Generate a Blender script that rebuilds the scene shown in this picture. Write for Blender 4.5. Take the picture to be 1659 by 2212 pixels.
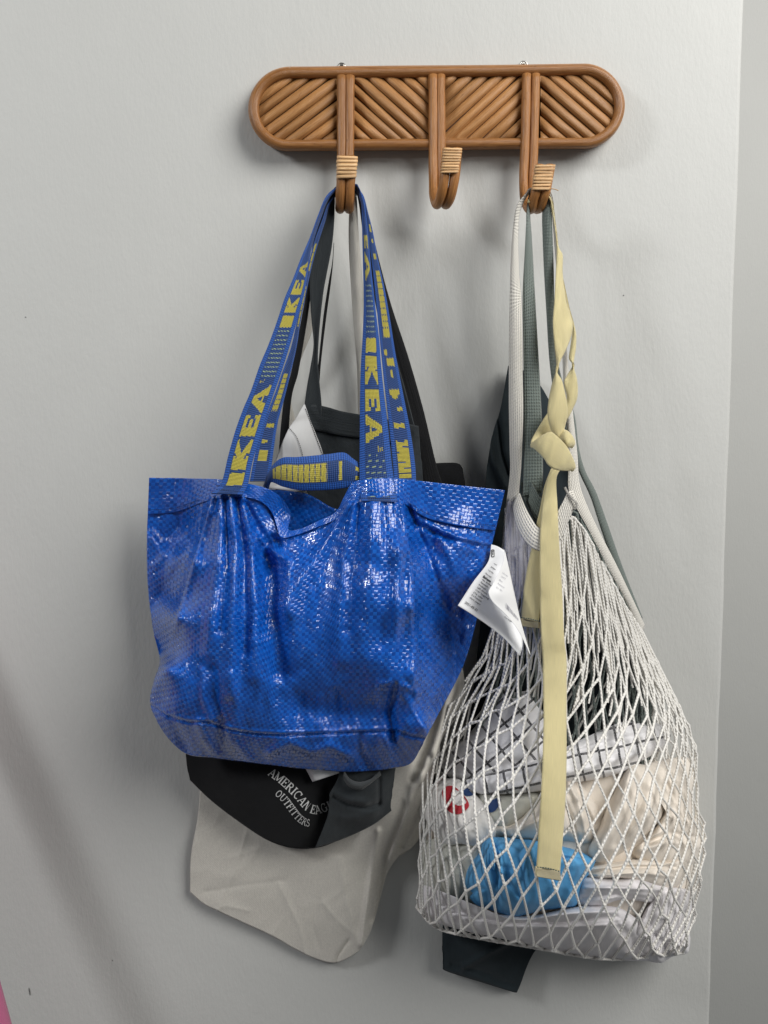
import bpy, bmesh, math, random
import numpy as np
from mathutils import Vector, Matrix

random.seed(7); rng = np.random.default_rng(7)
for o in list(bpy.data.objects): bpy.data.objects.remove(o)
SC = bpy.context.scene; COL = SC.collection
R = math.radians

# ------------------------------------------------------------------ camera
W, H, F = 1659.0, 2212.0, 1597.0            # picture measures used for the lens
DIST, YAW, PITCH, CZ = 0.89, R(3.2), R(4.2), 1.33
FWD = np.array([math.sin(YAW)*math.cos(PITCH), math.cos(YAW)*math.cos(PITCH), -math.sin(PITCH)])
RIGHT = np.cross(FWD, [0, 0, 1.0]); RIGHT /= np.linalg.norm(RIGHT)
UP = np.cross(RIGHT, FWD)
CAM = np.array([0.0, -DIST, CZ])
cd = bpy.data.cameras.new('camera'); cam = bpy.data.objects.new('camera', cd); COL.objects.link(cam)
cd.sensor_fit = 'HORIZONTAL'; cd.sensor_width = 36.0; cd.lens = 36.0*F/W; cd.clip_start = 0.02; cd.clip_end = 60
cam.location = CAM
cam.rotation_euler = Matrix((RIGHT, UP, -FWD)).transposed().to_euler()
SC.camera = cam

# ------------------------------------------------------------------ light
wd = bpy.data.worlds.new('World'); SC.world = wd; wd.use_nodes = True
bg = wd.node_tree.nodes['Background']; bg.inputs[0].default_value = (0.92, 0.96, 1.0, 1); bg.inputs[1].default_value = 0.115
def area(name, loc, target, sx, sy, power, col):
    l = bpy.data.lights.new(name, 'AREA'); l.shape = 'RECTANGLE'; l.size = sx; l.size_y = sy; l.energy = power; l.color = col
    o = bpy.data.objects.new(name, l); COL.objects.link(o); o.location = loc
    o.rotation_euler = (Vector(target)-Vector(loc)).to_track_quat('-Z', 'Y').to_euler()
    return o
area('window_light', (1.40, -1.40, 2.62), (0.15, 0, 1.5), 1.4, 1.5, 66, (1.0, 0.985, 0.96))
area('room_light', (-1.75, -1.15, 2.35), (0.0, 0, 1.35), 0.32, 0.42, 20, (0.97, 0.98, 1.0))
vs = SC.view_settings
vs.view_transform = 'Standard'; vs.look = 'None'; vs.exposure = -0.08; vs.gamma = 1.0; vs.use_curve_mapping = False
SC.render.engine = 'CYCLES'

# ------------------------------------------------------------------ geometry helpers
def PP(x, y, d):
    """points of the place that stand d metres in front of the wall (arrays)"""
    x = np.asarray(x, float); y = np.asarray(y, float); d = np.asarray(d, float)
    a = (x-W/2)/F; b = (H/2-y)/F
    ray = FWD + a[..., None]*RIGHT + b[..., None]*UP
    t = (DIST-d)/ray[..., 1]
    return CAM + ray*t[..., None]
def P(x, y, d): return PP(np.array([x]), np.array([y]), np.array([d]))[0]
MPP = DIST/F                                  # metres per picture unit at the wall
def mp(sx, sy, ox, oy): return lambda pts: [(ox+sx*p[0], oy+sy*p[1])+tuple(p[2:]) for p in pts]
Z2 = mp(.3347, .3347, 438.9, 384.0)
Z3 = mp(.4927, .4927, 307.2, 1014.9)
Z4 = mp(.32247, .32247, 987.5, 384.0)
Z5 = mp(.29762, .29762, 960.0, 1014.9)
Z6 = mp(.4134, .4134, 877.8, 1426.4)
Z7 = mp(.36376, .36376, 384.0, 1563.5)
Z8 = mp(.14881, .14881, 960.0, 1124.6)
Z9 = mp(.18188, .18188, 1015.0, 987.5)

def crom(pts, n, closed=False, arclen=True):
    p = np.asarray(pts, float)
    if len(p) == 2:
        t = np.linspace(0, 1, n)[:, None]; return p[0]*(1-t)+p[1]*t
    if closed: q = np.vstack([p[-1], p, p[0], p[1]])
    else: q = np.vstack([2*p[0]-p[1], p, 2*p[-1]-p[-2]])
    out = []; m = 14
    for i in range(1, len(q)-2):
        p0, p1, p2, p3 = q[i-1], q[i], q[i+1], q[i+2]
        t = np.linspace(0, 1, m, endpoint=False)[:, None]
        out.append(.5*((2*p1)+(-p0+p2)*t+(2*p0-5*p1+4*p2-p3)*t*t+(-p0+3*p1-3*p2+p3)*t**3))
    c = np.vstack(out+[q[-2][None] if not closed else p[0][None]])
    if arclen:
        s = np.r_[0, np.cumsum(np.linalg.norm(np.diff(c[:, :2] if c.shape[1] < 4 else c[:, :3], axis=0), axis=1)+1e-9)]
    else: s = np.arange(len(c), dtype=float)
    s /= s[-1]
    t = np.linspace(0, 1, n+1)[:-1] if closed else np.linspace(0, 1, n)
    return np.stack([np.interp(t, s, c[:, k]) for k in range(c.shape[1])], 1)

def rbf(ctrl, c=40.0, lin=True):
    a = np.asarray(ctrl, float); xy = a[:, :2]; z = a[:, 2]
    def ker(u, v): return np.sqrt(((u[:, None, :]-v[None])**2).sum(-1)+c*c)
    n = len(a); K = np.zeros((n+3, n+3)); K[:n, :n] = ker(xy, xy)+np.eye(n)*1e-3
    Pm = np.c_[np.ones(n), xy/1000]; K[:n, n:] = Pm; K[n:, :n] = Pm.T
    w = np.linalg.solve(K, np.r_[z, 0, 0, 0])
    def f(x, y):
        sh = np.shape(x); q = np.stack([np.ravel(x), np.ravel(y)], 1)
        return (ker(q, xy)@w[:n]+np.c_[np.ones(len(q)), q/1000]@w[n:]).reshape(sh)
    return f

def vnoise(x, y, seed=0):
    x = np.asarray(x, float); y = np.asarray(y, float)
    xi = np.floor(x).astype(int); yi = np.floor(y).astype(int); fx = x-xi; fy = y-yi
    def h(i, j):
        n = (i*374761393+j*668265263+seed*2147483647) & 0xffffffff
        n = ((n ^ (n >> 13))*1274126177) & 0xffffffff
        return ((n ^ (n >> 16)) & 0xffff)/32767.5-1
    u = fx*fx*fx*(fx*(fx*6-15)+10); v = fy*fy*fy*(fy*(fy*6-15)+10)
    return (h(xi, yi)*(1-u)+h(xi+1, yi)*u)*(1-v)+(h(xi, yi+1)*(1-u)+h(xi+1, yi+1)*u)*v
def fbm(x, y, seed=0, o=3):
    s = 0; a = 1
    for k in range(o): s = s+a*vnoise(x*2**k, y*2**k, seed+k*17); a *= .5
    return s
def creases(x, y, seed=0):
    return 1-2*np.abs(fbm(x, y, seed, 2))      # sharp-crested folds
def ridge(x, y, pts, w, h, sharp=False):
    """a fold that runs along a line; w and h may be (start, end)"""
    w0, w1 = w if isinstance(w, tuple) else (w, w); h0, h1 = h if isinstance(h, tuple) else (h, h)
    p = np.asarray(pts, float)[:, :2]; L = np.linalg.norm(np.diff(p, axis=0), axis=1); cs = np.r_[0, np.cumsum(L)]; T = cs[-1]
    best = np.full(np.shape(x), 1e9); bs = np.zeros(np.shape(x))
    for i in range(len(p)-1):
        dx, dy = p[i+1]-p[i]; l2 = dx*dx+dy*dy+1e-9
        t = np.clip(((x-p[i, 0])*dx+(y-p[i, 1])*dy)/l2, 0, 1)
        dd = np.hypot(x-p[i, 0]-t*dx, y-p[i, 1]-t*dy)
        m = dd < best; best = np.where(m, dd, best); bs = np.where(m, (cs[i]+t*L[i])/T, bs)
    ww = w0+(w1-w0)*bs; hh = h0+(h1-h0)*bs
    return hh*(np.exp(-best/ww) if sharp else np.exp(-(best/ww)**2))

# ------------------------------------------------------------------ objects
def empty(name, loc, label, cat, group=None):
    o = bpy.data.objects.new(name, None); COL.objects.link(o); o.location = loc; o.empty_display_size = .02
    o['label'] = label; o['category'] = cat
    if group: o['group'] = group
    return o
def link(name, me, mat, parent=None, smooth=True):
    o = bpy.data.objects.new(name, me); COL.objects.link(o)
    for m in (mat if isinstance(mat, (list, tuple)) else [mat]): me.materials.append(m)
    if smooth: me.polygons.foreach_set('use_smooth', [True]*len(me.polygons))
    if parent is not None:
        o.parent = parent
        o.matrix_parent_inverse = Matrix.Translation(-parent.location)      # meshes keep world coordinates
    return o
def tag(o, label, cat, group=None):
    o['label'] = label; o['category'] = cat
    if group: o['group'] = group
def mesh(name, v, f, uv=None, mi=None):
    me = bpy.data.meshes.new(name); me.from_pydata(np.asarray(v).tolist(), [], f if isinstance(f, list) else f.tolist())
    if uv is not None:
        l = me.uv_layers.new(name='UVMap'); idx = np.zeros(len(me.loops), int); me.loops.foreach_get('vertex_index', idx)
        l.data.foreach_set('uv', np.asarray(uv, np.float32)[idx].ravel())
    if mi is not None: me.polygons.foreach_set('material_index', np.asarray(mi, np.int32))
    me.update(); return me
def gridf(n, m, off=0, wrap=False):
    i, j = np.meshgrid(np.arange(n-1), np.arange(m if wrap else m-1), indexing='ij')
    a = i*m+j; b = i*m+(j+1) % m; return (np.stack([a, b, b+m, a+m], -1).reshape(-1, 4)+off)
def solid(o, t, off=-1):
    s = o.modifiers.new('thick', 'SOLIDIFY'); s.thickness = t; s.offset = off
def thicken(v, f, uv, t):
    """give a sheet real thickness: copy the grid backwards and close the rim"""
    v = np.asarray(v); f = np.asarray(f)
    fn = np.cross(v[f[:, 1]]-v[f[:, 0]], v[f[:, 3]]-v[f[:, 0]]); n = np.zeros_like(v)
    for k in range(4): np.add.at(n, f[:, k], fn)
    n /= np.linalg.norm(n, axis=1)[:, None]+1e-12
    N = len(v); e = {}
    for q in f:
        for k in range(4):
            a, b = int(q[k]), int(q[(k+1) % 4])
            if (b, a) in e: del e[(b, a)]
            else: e[(a, b)] = 1
    rim = np.array([[b, a, a+N, b+N] for a, b in e])
    return np.vstack([v, v-n*t]), np.vstack([f, f[:, ::-1]+N, rim]), np.vstack([uv, uv])

def coons(T, B, L, Rr, nu, nv):
    T = list(T); B = list(B)
    L = [T[0]]+list(L)+[B[0]]; Rr = [T[-1]]+list(Rr)+[B[-1]]
    t = crom(T, nu); b = crom(B, nu); l = crom(L, nv); r = crom(Rr, nv)
    u = np.linspace(0, 1, nu)[None, :, None]; v = np.linspace(0, 1, nv)[:, None, None]
    S = (1-v)*t[None]+v*b[None]+(1-u)*l[:, None]+u*r[:, None] \
        - ((1-u)*(1-v)*t[0]+u*(1-v)*t[-1]+(1-u)*v*b[0]+u*v*b[-1])
    return S[..., 0], S[..., 1]
def sheet(name, X, Y, D, mat, parent=None, t=.0008, uvs=None):
    nv, nu = X.shape; v = PP(X, Y, D).reshape(-1, 3)
    if uvs is None:
        uv = np.stack([X*MPP, -Y*MPP], -1).reshape(-1, 2)
    else:
        uu, vv = np.meshgrid(np.linspace(0, uvs[0], nu), np.linspace(0, uvs[1], nv)); uv = np.stack([uu, -vv], -1).reshape(-1, 2)
    f = gridf(nv, nu)[:, ::-1]
    if t: v, f, uv = thicken(v, f, uv, t)
    return link(name, mesh(name, v, f, uv), mat, parent)
def pillow(name, outline, depth, mat, parent=None, n=160, m=44, centre=None, edge=.04, back=.03, p=3.0, fold=None, rot=0, wob=0, seed=0, smooth_outline=True):
    """a closed soft lump: front follows depth(x, y), rolls back to the rim, closed behind"""
    o = crom([q[:2] for q in outline], n, closed=True)
    if wob:
        a = np.linspace(0, 1, n, endpoint=False)
        nn = np.sin(a*2*np.pi*9+seed)*.5+np.sin(a*2*np.pi*17+seed*2)*.35+np.sin(a*2*np.pi*31+seed*3)*.25
        c0 = o.mean(0); dd = o-c0; o = o+dd/np.linalg.norm(dd, axis=1)[:, None]*(nn*wob)[:, None]
    c = np.array(centre) if centre else o.mean(0)
    r = np.sin(np.linspace(0, 1, m)*np.pi/2)[:, None, None]
    q = c+r*(o[None]-c); X = q[..., 0]; Y = q[..., 1]; rr = np.broadcast_to(r[..., 0], X.shape)
    dr = edge*(1-np.sqrt(np.clip(1-rr**p, 0, 1)))
    D = depth(X, Y)-dr
    if fold is not None: D = D+fold(X, Y)*np.clip(1.25-rr**6, 0, 1)
    rim = D[-1].copy()
    DB = rim[None]-back*np.sqrt(np.clip(1-rr**p, 0, 1))
    DB = np.minimum(DB, D-.0008)
    v1 = PP(X, Y, D).reshape(-1, 3); v2 = PP(X, Y, DB)[:-1].reshape(-1, 3)
    ca, sa = math.cos(rot), math.sin(rot)
    uv = np.stack([(X*ca+Y*sa)*MPP, (X*sa-Y*ca)*MPP], -1); uv1 = uv.reshape(-1, 2); uv2 = uv[:-1].reshape(-1, 2)
    f1 = gridf(m, n, wrap=True); N1 = len(v1)
    f2 = gridf(m-1, n, N1, wrap=True)[:, ::-1]
    a = np.arange(n); b = (a+1) % n
    f3 = np.stack([N1+(m-2)*n+b, N1+(m-2)*n+a, (m-1)*n+a, (m-1)*n+b], 1)[:, ::-1]
    return link(name, mesh(name, np.vstack([v1, v2]), np.vstack([f1, f2, f3])[:, ::-1], np.vstack([uv1, uv2])), mat, parent)
def tube_data(path, rad, n=8, off=0, uvs=1.0, cap=True):
    p = np.asarray(path, float); m = len(p); rad = np.broadcast_to(np.asarray(rad, float), (m,))
    tg = np.gradient(p, axis=0); tg /= np.linalg.norm(tg, axis=1)[:, None]+1e-12
    ref = np.array([0, -1.0, 0.02]) if abs(tg[0] @ np.array([0, 1, 0])) < .8 else np.array([1.0, 0, 0])
    v = []; uv = []; s = np.r_[0, np.cumsum(np.linalg.norm(np.diff(p, axis=0), axis=1))]
    nrm = ref-(ref@tg[0])*tg[0]; nrm /= np.linalg.norm(nrm)
    for i in range(m):
        nrm = nrm-(nrm@tg[i])*tg[i]; nrm /= np.linalg.norm(nrm)+1e-12; bi = np.cross(tg[i], nrm)
        a = np.arange(n)*2*np.pi/n
        v.append(p[i]+rad[i]*(np.cos(a)[:, None]*nrm+np.sin(a)[:, None]*bi)); uv.append(np.stack([np.full(n, s[i]*uvs), np.arange(n)/n], 1))
    f = gridf(m, n, off, wrap=True).tolist()
    if cap: f += [[off+k for k in range(n)][::-1], [off+(m-1)*n+k for k in range(n)]]
    return np.vstack(v), f, np.vstack(uv)
def tube(name, path, rad, mat, parent=None, n=10, cap=True):
    v, f, uv = tube_data(path, rad, n, cap=cap); return link(name, mesh(name, v, f, uv), mat, parent)
def ribbon(name, E0, E1, mat, parent=None, n=120, m=14, t=.0012, bow=0.0, wave=0.0, pat=None, seed=0, hang=0.0):
    """a strap between two edge lines given as (x, y, d); bow lifts its middle"""
    a = crom(E0, n, arclen=False); b = crom(E1, n, arclen=False)
    w = np.linspace(0, 1, m)[None, :, None]; G = a[:, None]*(1-w)+b[:, None]*w
    tt = w[..., 0]; D = G[..., 2]+bow*4*tt*(1-tt)+wave*fbm(G[..., 0]/60, G[..., 1]/60, seed)
    v3 = PP(G[..., 0], G[..., 1], D)
    s = np.r_[0, np.cumsum(np.linalg.norm(np.diff(v3[:, m//2], axis=0), axis=1))]
    uv = np.stack([np.broadcast_to(tt, D.shape), np.broadcast_to(s[:, None], D.shape)], -1).reshape(-1, 2)
    f = gridf(n, m)[:, ::-1]; v = v3.reshape(-1, 3); k0 = len(f)
    mi = None
    if pat is not None:
        cy = G[..., 1]; cx = G[..., 0]
        fc = lambda A: .25*(A[:-1, :-1]+A[1:, :-1]+A[:-1, 1:]+A[1:, 1:])
        mi0 = pat(fc(cx), fc(cy), fc(np.broadcast_to(tt, D.shape)), np.broadcast_to(np.linspace(0, 1, n-1)[:, None], (n-1, m-1))).reshape(-1)
    v, f, uv = thicken(v, f, uv, t)
    if pat is not None: mi = np.r_[mi0, mi0, np.zeros(len(f)-2*k0, int)]
    return link(name, mesh(name, v, f, uv, mi), mat, parent)
def join_quads(name, quads, mat, parent=None):
    v = []; f = []
    for q in quads: f.append(list(range(len(v), len(v)+len(q)))); v += list(q)
    return link(name, mesh(name, v, f), mat, parent, smooth=False)
def box_data(c, s, bev=0): pass

# ------------------------------------------------------------------ materials
def newmat(name):
    m = bpy.data.materials.new(name); m.use_nodes = True; nt = m.node_tree; b = nt.nodes['Principled BSDF']
    return m, nt, b
class NB:
    def __init__(s, nt): s.nt = nt
    def n(s, t, **kw):
        q = s.nt.nodes.new(t)
        for k, v in kw.items(): setattr(q, k, v)
        return q
    def l(s, a, b): s.nt.links.new(a, b)
    def val(s, sock, v):
        if hasattr(v, 'is_output') or isinstance(v, bpy.types.NodeSocket): s.l(v, sock)
        else: sock.default_value = v
    def math(s, op, a, b=0.0, c=None):
        q = s.n('ShaderNodeMath', operation=op); s.val(q.inputs[0], a); s.val(q.inputs[1], b)
        if c is not None: s.val(q.inputs[2], c)
        return q.outputs[0]
    def noise(s, vec, scale, detail=3, rough=.55):
        q = s.n('ShaderNodeTexNoise'); q.inputs['Scale'].default_value = scale; q.inputs['Detail'].default_value = detail; q.inputs['Roughness'].default_value = rough
        if vec is not None: s.l(vec, q.inputs['Vector'])
        return q.outputs['Fac']
    def mapping(s, vec, sc=(1, 1, 1), rot=(0, 0, 0)):
        q = s.n('ShaderNodeMapping'); q.inputs['Scale'].default_value = sc; q.inputs['Rotation'].default_value = rot; s.l(vec, q.inputs['Vector']); return q.outputs[0]
    def coord(s, k='UV'): return s.n('ShaderNodeTexCoord').outputs[k]
    def ramp(s, fac, stops):
        q = s.n('ShaderNodeValToRGB'); e = q.color_ramp.elements
        while len(e) < len(stops): e.new(.5)
        for el, (p, c) in zip(e, stops): el.position = p; el.color = (*c, 1)
        s.l(fac, q.inputs[0]); return q.outputs[0]
    def mix(s, fac, a, b, bt='MIX'):
        q = s.n('ShaderNodeMix', data_type='RGBA', blend_type=bt); s.val(q.inputs[0], fac)
        s.val(q.inputs[6], (*a, 1) if isinstance(a, tuple) else a); s.val(q.inputs[7], (*b, 1) if isinstance(b, tuple) else b); return q.outputs[2]
    def bump(s, h, st, dist, nrm=None):
        q = s.n('ShaderNodeBump'); q.inputs['Strength'].default_value = st; q.inputs['Distance'].default_value = dist; s.l(h, q.inputs['Height'])
        if nrm is not None: s.l(nrm, q.inputs['Normal'])
        return q.outputs[0]
    def sep(s, vec):
        q = s.n('ShaderNodeSeparateXYZ'); s.l(vec, q.inputs[0]); return q.outputs
def cloth(name, col, weave=1400., wb=.25, var=.12, rough=.9, sheen=.15, mott=30., wr=0.0, wrs=18., trans=0.0, col2=None):
    m, nt, b = newmat(name); B = NB(nt); uv = B.coord('UV')
    x = B.sep(uv)
    wv = B.math('MULTIPLY', B.math('SINE', B.math('MULTIPLY', x[0], weave*2)), B.math('SINE', B.math('MULTIPLY', x[1], weave*2)))
    n1 = B.noise(uv, mott, 4); n2 = B.noise(B.mapping(uv, (600, 120, 1)), 1, 3)
    k = B.math('ADD', B.math('MULTIPLY', n1, .65), B.math('MULTIPLY', n2, .35))
    lo = tuple(c*(1-var) for c in col); hi = tuple(min(1, c*(1+var)) for c in (col2 or col))
    B.l(B.ramp(k, [(.3, lo), (.7, hi)]), b.inputs['Base Color'])
    b.inputs['Roughness'].default_value = rough; b.inputs['Sheen Weight'].default_value = sheen
    b.inputs['Specular IOR Level'].default_value = .25
    nrm = B.bump(B.math('ADD', B.math('MULTIPLY', wv, .5), n2), wb, .0006)
    if wr: nrm = B.bump(B.noise(uv, wrs, 5, .6), wr, .01, nrm)
    B.l(nrm, b.inputs['Normal'])
    return m
def plain(name, col, rough=.5, metal=0.0, **kw):
    m, nt, b = newmat(name); b.inputs['Base Color'].default_value = (*col, 1); b.inputs['Roughness'].default_value = rough; b.inputs['Metallic'].default_value = metal
    B = NB(nt); n = B.noise(B.coord('Object'), 900, 2); B.l(B.bump(n, .15, .0003), b.inputs['Normal'])
    return m

def wall_mat(name, col):
    m, nt, b = newmat(name); B = NB(nt); o = B.coord('Object')
    n1 = B.noise(B.mapping(o, (260, 260, 110)), 1, 3, .6); n2 = B.noise(o, 3.0, 3); n3 = B.noise(B.mapping(o, (28, 28, 14)), 1, 4)
    base = B.ramp(n2, [(.3, tuple(c*.97 for c in col)), (.7, tuple(min(1, c*1.02) for c in col))])
    B.l(base, b.inputs['Base Color']); b.inputs['Roughness'].default_value = .62; b.inputs['Specular IOR Level'].default_value = .3
    nr = B.bump(n3, .22, .004); nr = B.bump(n1, .34, .0011, nr); B.l(nr, b.inputs['Normal']); return m
M = {}
M['wall'] = wall_mat('wall paint', (.555, .557, .533))
def rattan_mat(name, c0, c1, c2, rough=.42):
    m, nt, b = newmat(name); B = NB(nt); uv = B.coord('UV'); oi = B.n('ShaderNodeObjectInfo')
    off = B.n('ShaderNodeVectorMath', operation='ADD'); B.l(uv, off.inputs[0])
    cb = B.n('ShaderNodeCombineXYZ'); B.l(B.math('MULTIPLY', oi.outputs['Random'], 37.0), cb.inputs[2]); B.l(cb.outputs[0], off.inputs[1])
    g = B.noise(B.mapping(off.outputs[0], (45, 26, 1)), 1, 5, .65); g2 = B.noise(B.mapping(off.outputs[0], (160, 10, 1)), 1, 2)
    g3 = B.noise(B.mapping(off.outputs[0], (20, 90, 1)), 1, 3)
    k = B.math('ADD', B.math('MULTIPLY', g, .6), B.math('MULTIPLY', g3, .4))
    c = B.ramp(k, [(.36, c0), (.5, c1), (.64, c2)])
    c = B.mix(B.math('MULTIPLY', B.math('GREATER_THAN', g2, .68), .35), c, tuple(v*.45 for v in c0))
    tint = B.math('ADD', .82, B.math('MULTIPLY', oi.outputs['Random'], .36))
    tq = B.n('ShaderNodeVectorMath', operation='SCALE'); B.l(c, tq.inputs[0]); B.l(tint, tq.inputs['Scale'])
    B.l(tq.outputs[0], b.inputs['Base Color']); b.inputs['Roughness'].default_value = rough
    b.inputs['Specular IOR Level'].default_value = .45
    B.l(B.bump(k, .55, .0010), b.inputs['Normal']); return m
M['rattan'] = rattan_mat('rattan cane', (.19, .074, .021), (.33, .142, .042), (.45, .21, .068), .36)
M['slat'] = rattan_mat('split rattan', (.23, .098, .029), (.39, .185, .062), (.53, .29, .112), .45)
M['binding'] = rattan_mat('pale cane binding', (.50, .27, .11), (.68, .42, .20), (.80, .56, .31), .45)
M['metal'] = plain('zinc', (.62, .6, .56), .25, 1.0)
M['dark'] = plain('dark hole', (.02, .018, .016), .9)

def blue_weave():
    m, nt, b = newmat('blue woven plastic'); B = NB(nt); uv = B.coord('UV'); S = 228.0
    q = B.mapping(uv, (S, S, 1)); x = B.sep(q)
    wob = B.noise(B.mapping(uv, (30, 30, 1)), 1, 2)
    fx = B.math('FRACT', B.math('ADD', x[0], B.math('MULTIPLY', wob, .6))); fy = B.math('FRACT', B.math('ADD', x[1], B.math('MULTIPLY', wob, .8)))
    ix = B.math('FLOOR', B.math('ADD', x[0], B.math('MULTIPLY', wob, .6))); iy = B.math('FLOOR', B.math('ADD', x[1], B.math('MULTIPLY', wob, .8)))
    par = B.math('PINGPONG', B.math('ADD', ix, iy), 1.0)
    cb = B.n('ShaderNodeCombineXYZ'); B.l(ix, cb.inputs[0]); B.l(iy, cb.inputs[1])
    wn = B.n('ShaderNodeTexWhiteNoise', noise_dimensions='2D'); B.l(cb.outputs[0], wn.inputs['Vector'])
    rnd = wn.outputs['Value']
    t = B.math('ADD', .16, B.math('ADD', B.math('MULTIPLY', par, .42), B.math('MULTIPLY', rnd, .34)))
    base = B.ramp(t, [(.05, (.002, .040, .25)), (.45, (.004, .080, .43)), (.95, (.008, .135, .60))])
    B.l(base, b.inputs['Base Color'])
    hw = B.math('SUBTRACT', 1.0, B.math('POWER', B.math('ABSOLUTE', B.math('SUBTRACT', B.math('MULTIPLY', fx, 2), 1)), 3))
    hv = B.math('SUBTRACT', 1.0, B.math('POWER', B.math('ABSOLUTE', B.math('SUBTRACT', B.math('MULTIPLY', fy, 2), 1)), 3))
    hgt = B.math('ADD', B.math('MULTIPLY', par, hv), B.math('MULTIPLY', B.math('SUBTRACT', 1.0, par), hw))
    hgt = B.math('ADD', hgt, B.math('MULTIPLY', rnd, B.math('SUBTRACT', fx, .5)))
    n0 = B.bump(B.noise(B.mapping(uv, (60, 16, 1)), 1, 2, .5), .10, .006)
    nr = B.bump(hgt, .22, .0006, n0)
    B.l(nr, b.inputs['Normal']); B.l(B.bump(hgt, .6, .0008, n0), b.inputs['Coat Normal'])
    B.l(B.math('ADD', .20, B.math('MULTIPLY', rnd, .10)), b.inputs['Roughness'])
    b.inputs['Specular IOR Level'].default_value = .22
    b.inputs['Coat Weight'].default_value = .85; b.inputs['Coat IOR'].default_value = 1.62; b.inputs['Coat Roughness'].default_value = .06
    return m
M['blue'] = blue_weave()
def webbing(name, col, ribs=1500., rough=.6, bs=.5, across=False):
    m, nt, b = newmat(name); B = NB(nt); uv = B.coord('UV'); x = B.sep(uv)
    w = B.math('SINE', B.math('MULTIPLY', x[1], ribs*2)); w2 = B.math('SINE', B.math('MULTIPLY', x[0], 110.))
    n = B.noise(B.mapping(uv, (40, 1200, 1)), 1, 3)
    k = B.math('ADD', B.math('MULTIPLY', w, .25), n)
    B.l(B.ramp(k, [(.2, tuple(c*.55 for c in col)), (.8, tuple(min(1, c*1.25) for c in col))]), b.inputs['Base Color'])
    b.inputs['Roughness'].default_value = rough; b.inputs['Sheen Weight'].default_value = .1
    B.l(B.bump(B.math('ADD', w, B.math('MULTIPLY', w2, .5)), bs, .0005), b.inputs['Normal']); return m
M['strap_navy'] = webbing('navy twill webbing', (.005, .045, .19))
M['strap_edge'] = webbing('blue ribbed selvage', (.005, .078, .36), 1300.)
M['strap_yellow'] = webbing('yellow woven thread', (.62, .53, .075), 2300., .55, .8)
M['strap_pale'] = webbing('pale woven line', (.26, .34, .22), 1500.)
M['stitch'] = plain('navy stitching', (.004, .012, .05), .8)
def knit(name, col, nrib=7, st=900.):
    m, nt, b = newmat(name); B = NB(nt); uv = B.coord('UV'); x = B.sep(uv)
    rib = B.math('ABSOLUTE', B.math('SINE', B.math('MULTIPLY', x[0], nrib*math.pi)))
    stv = B.math('SINE', B.math('ADD', B.math('MULTIPLY', x[1], st*2), B.math('MULTIPLY', rib, 2.2)))
    n = B.noise(B.mapping(uv, (12, 500, 1)), 1, 3)
    h = B.math('ADD', B.math('POWER', rib, .6), B.math('MULTIPLY', stv, .25))
    k = B.math('ADD', B.math('MULTIPLY', h, .55), B.math('MULTIPLY', n, .45))
    B.l(B.ramp(k, [(.15, tuple(c*.55 for c in col)), (.6, col), (.95, tuple(min(1, c*1.1) for c in col))]), b.inputs['Base Color'])  # shade in the grooves between ribs put into the colour
    b.inputs['Roughness'].default_value = .92; b.inputs['Sheen Weight'].default_value = .3
    B.l(B.bump(h, .8, .0012), b.inputs['Normal']); return m
M['knit_cream'] = knit('cream cotton knit', (.76, .73, .66))
M['knit_sage'] = knit('sage cotton knit', (.17, .205, .185))
def cord(name, col):
    m, nt, b = newmat(name); B = NB(nt); uv = B.coord('UV'); x = B.sep(uv)
    sp = B.math('SINE', B.math('ADD', B.math('MULTIPLY', x[0], 2*math.pi/.0042), B.math('MULTIPLY', x[1], 2*math.pi)))
    n = B.noise(uv, 400, 3)
    B.l(B.ramp(B.math('ADD', B.math('MULTIPLY', sp, .15), n), [(.1, tuple(c*.84 for c in col)), (.45, col)]), b.inputs['Base Color'])
    b.inputs['Roughness'].default_value = .9; b.inputs['Sheen Weight'].default_value = .3
    B.l(B.bump(sp, .5, .0006), b.inputs['Normal']); return m
M['cord'] = cord('twisted cream cotton', (.88, .855, .80))
M['cord_sage'] = cord('twisted sage cotton', (.15, .18, .165))
M['belt'] = cloth('pale yellow twill', (.80, .695, .37), 1500., .6, .10, .8, .3, 60.)
M['belt_end'] = cloth('frayed pale yellow thread', (.84, .72, .42), 900., .9, .2, .95, .4, 200.)
M['linen'] = cloth('unbleached linen', (.62, .592, .53), 1500., .6, .11, .95, .2, 420., .06, 14.)
M['black'] = cloth('black canvas', (.0085, .0088, .0098), 1500., .3, .2, .9, .05, 30., .3, 12.)
M['charcoal'] = cloth('washed charcoal canvas', (.026, .031, .034), 1500., .3, .22, .92, .12, 40., .35, 16.)
M['slate'] = cloth('dark slate twill', (.020, .029, .034), 1700., .5, .15, .9, .10, 30., .15, 14.)
M['flap'] = cloth('pale grey coated cloth', (.55, .55, .545), 1800., .15, .05, .6, .1, 20.)
M['white'] = cloth('white cotton', (.83, .81, .775), 1800., .25, .05, .92, .2, 25., .12, 22.)
M['cream'] = cloth('cream calico', (.83, .76, .67), 1700., .3, .06, .92, .2, 25., .12, 20.)
M['lavender'] = cloth('pale lilac white cotton', (.80, .775, .79), 1700., .25, .05, .9, .2, 25., .12, 20.)
M['greycloth'] = cloth('pale grey green linen', (.56, .56, .50), 1700., .3, .08, .92, .2, 25., .12, 22.)
M['pouch'] = cloth('sky blue nylon', (.12, .40, .72), 2600., .12, .05, .42, .0, 20., .25, 26.)
M['paper'] = plain('white label', (.80, .80, .80), .55)
M['ink'] = plain('black ink', (.02, .02, .022), .7)
M['ink_pale'] = plain('grey ink seen through', (.42, .42, .46), .7)
M['print_white'] = plain('white screen print', (.62, .62, .61), .7)
M['red'] = plain('red print', (.42, .018, .03), .7)
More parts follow.
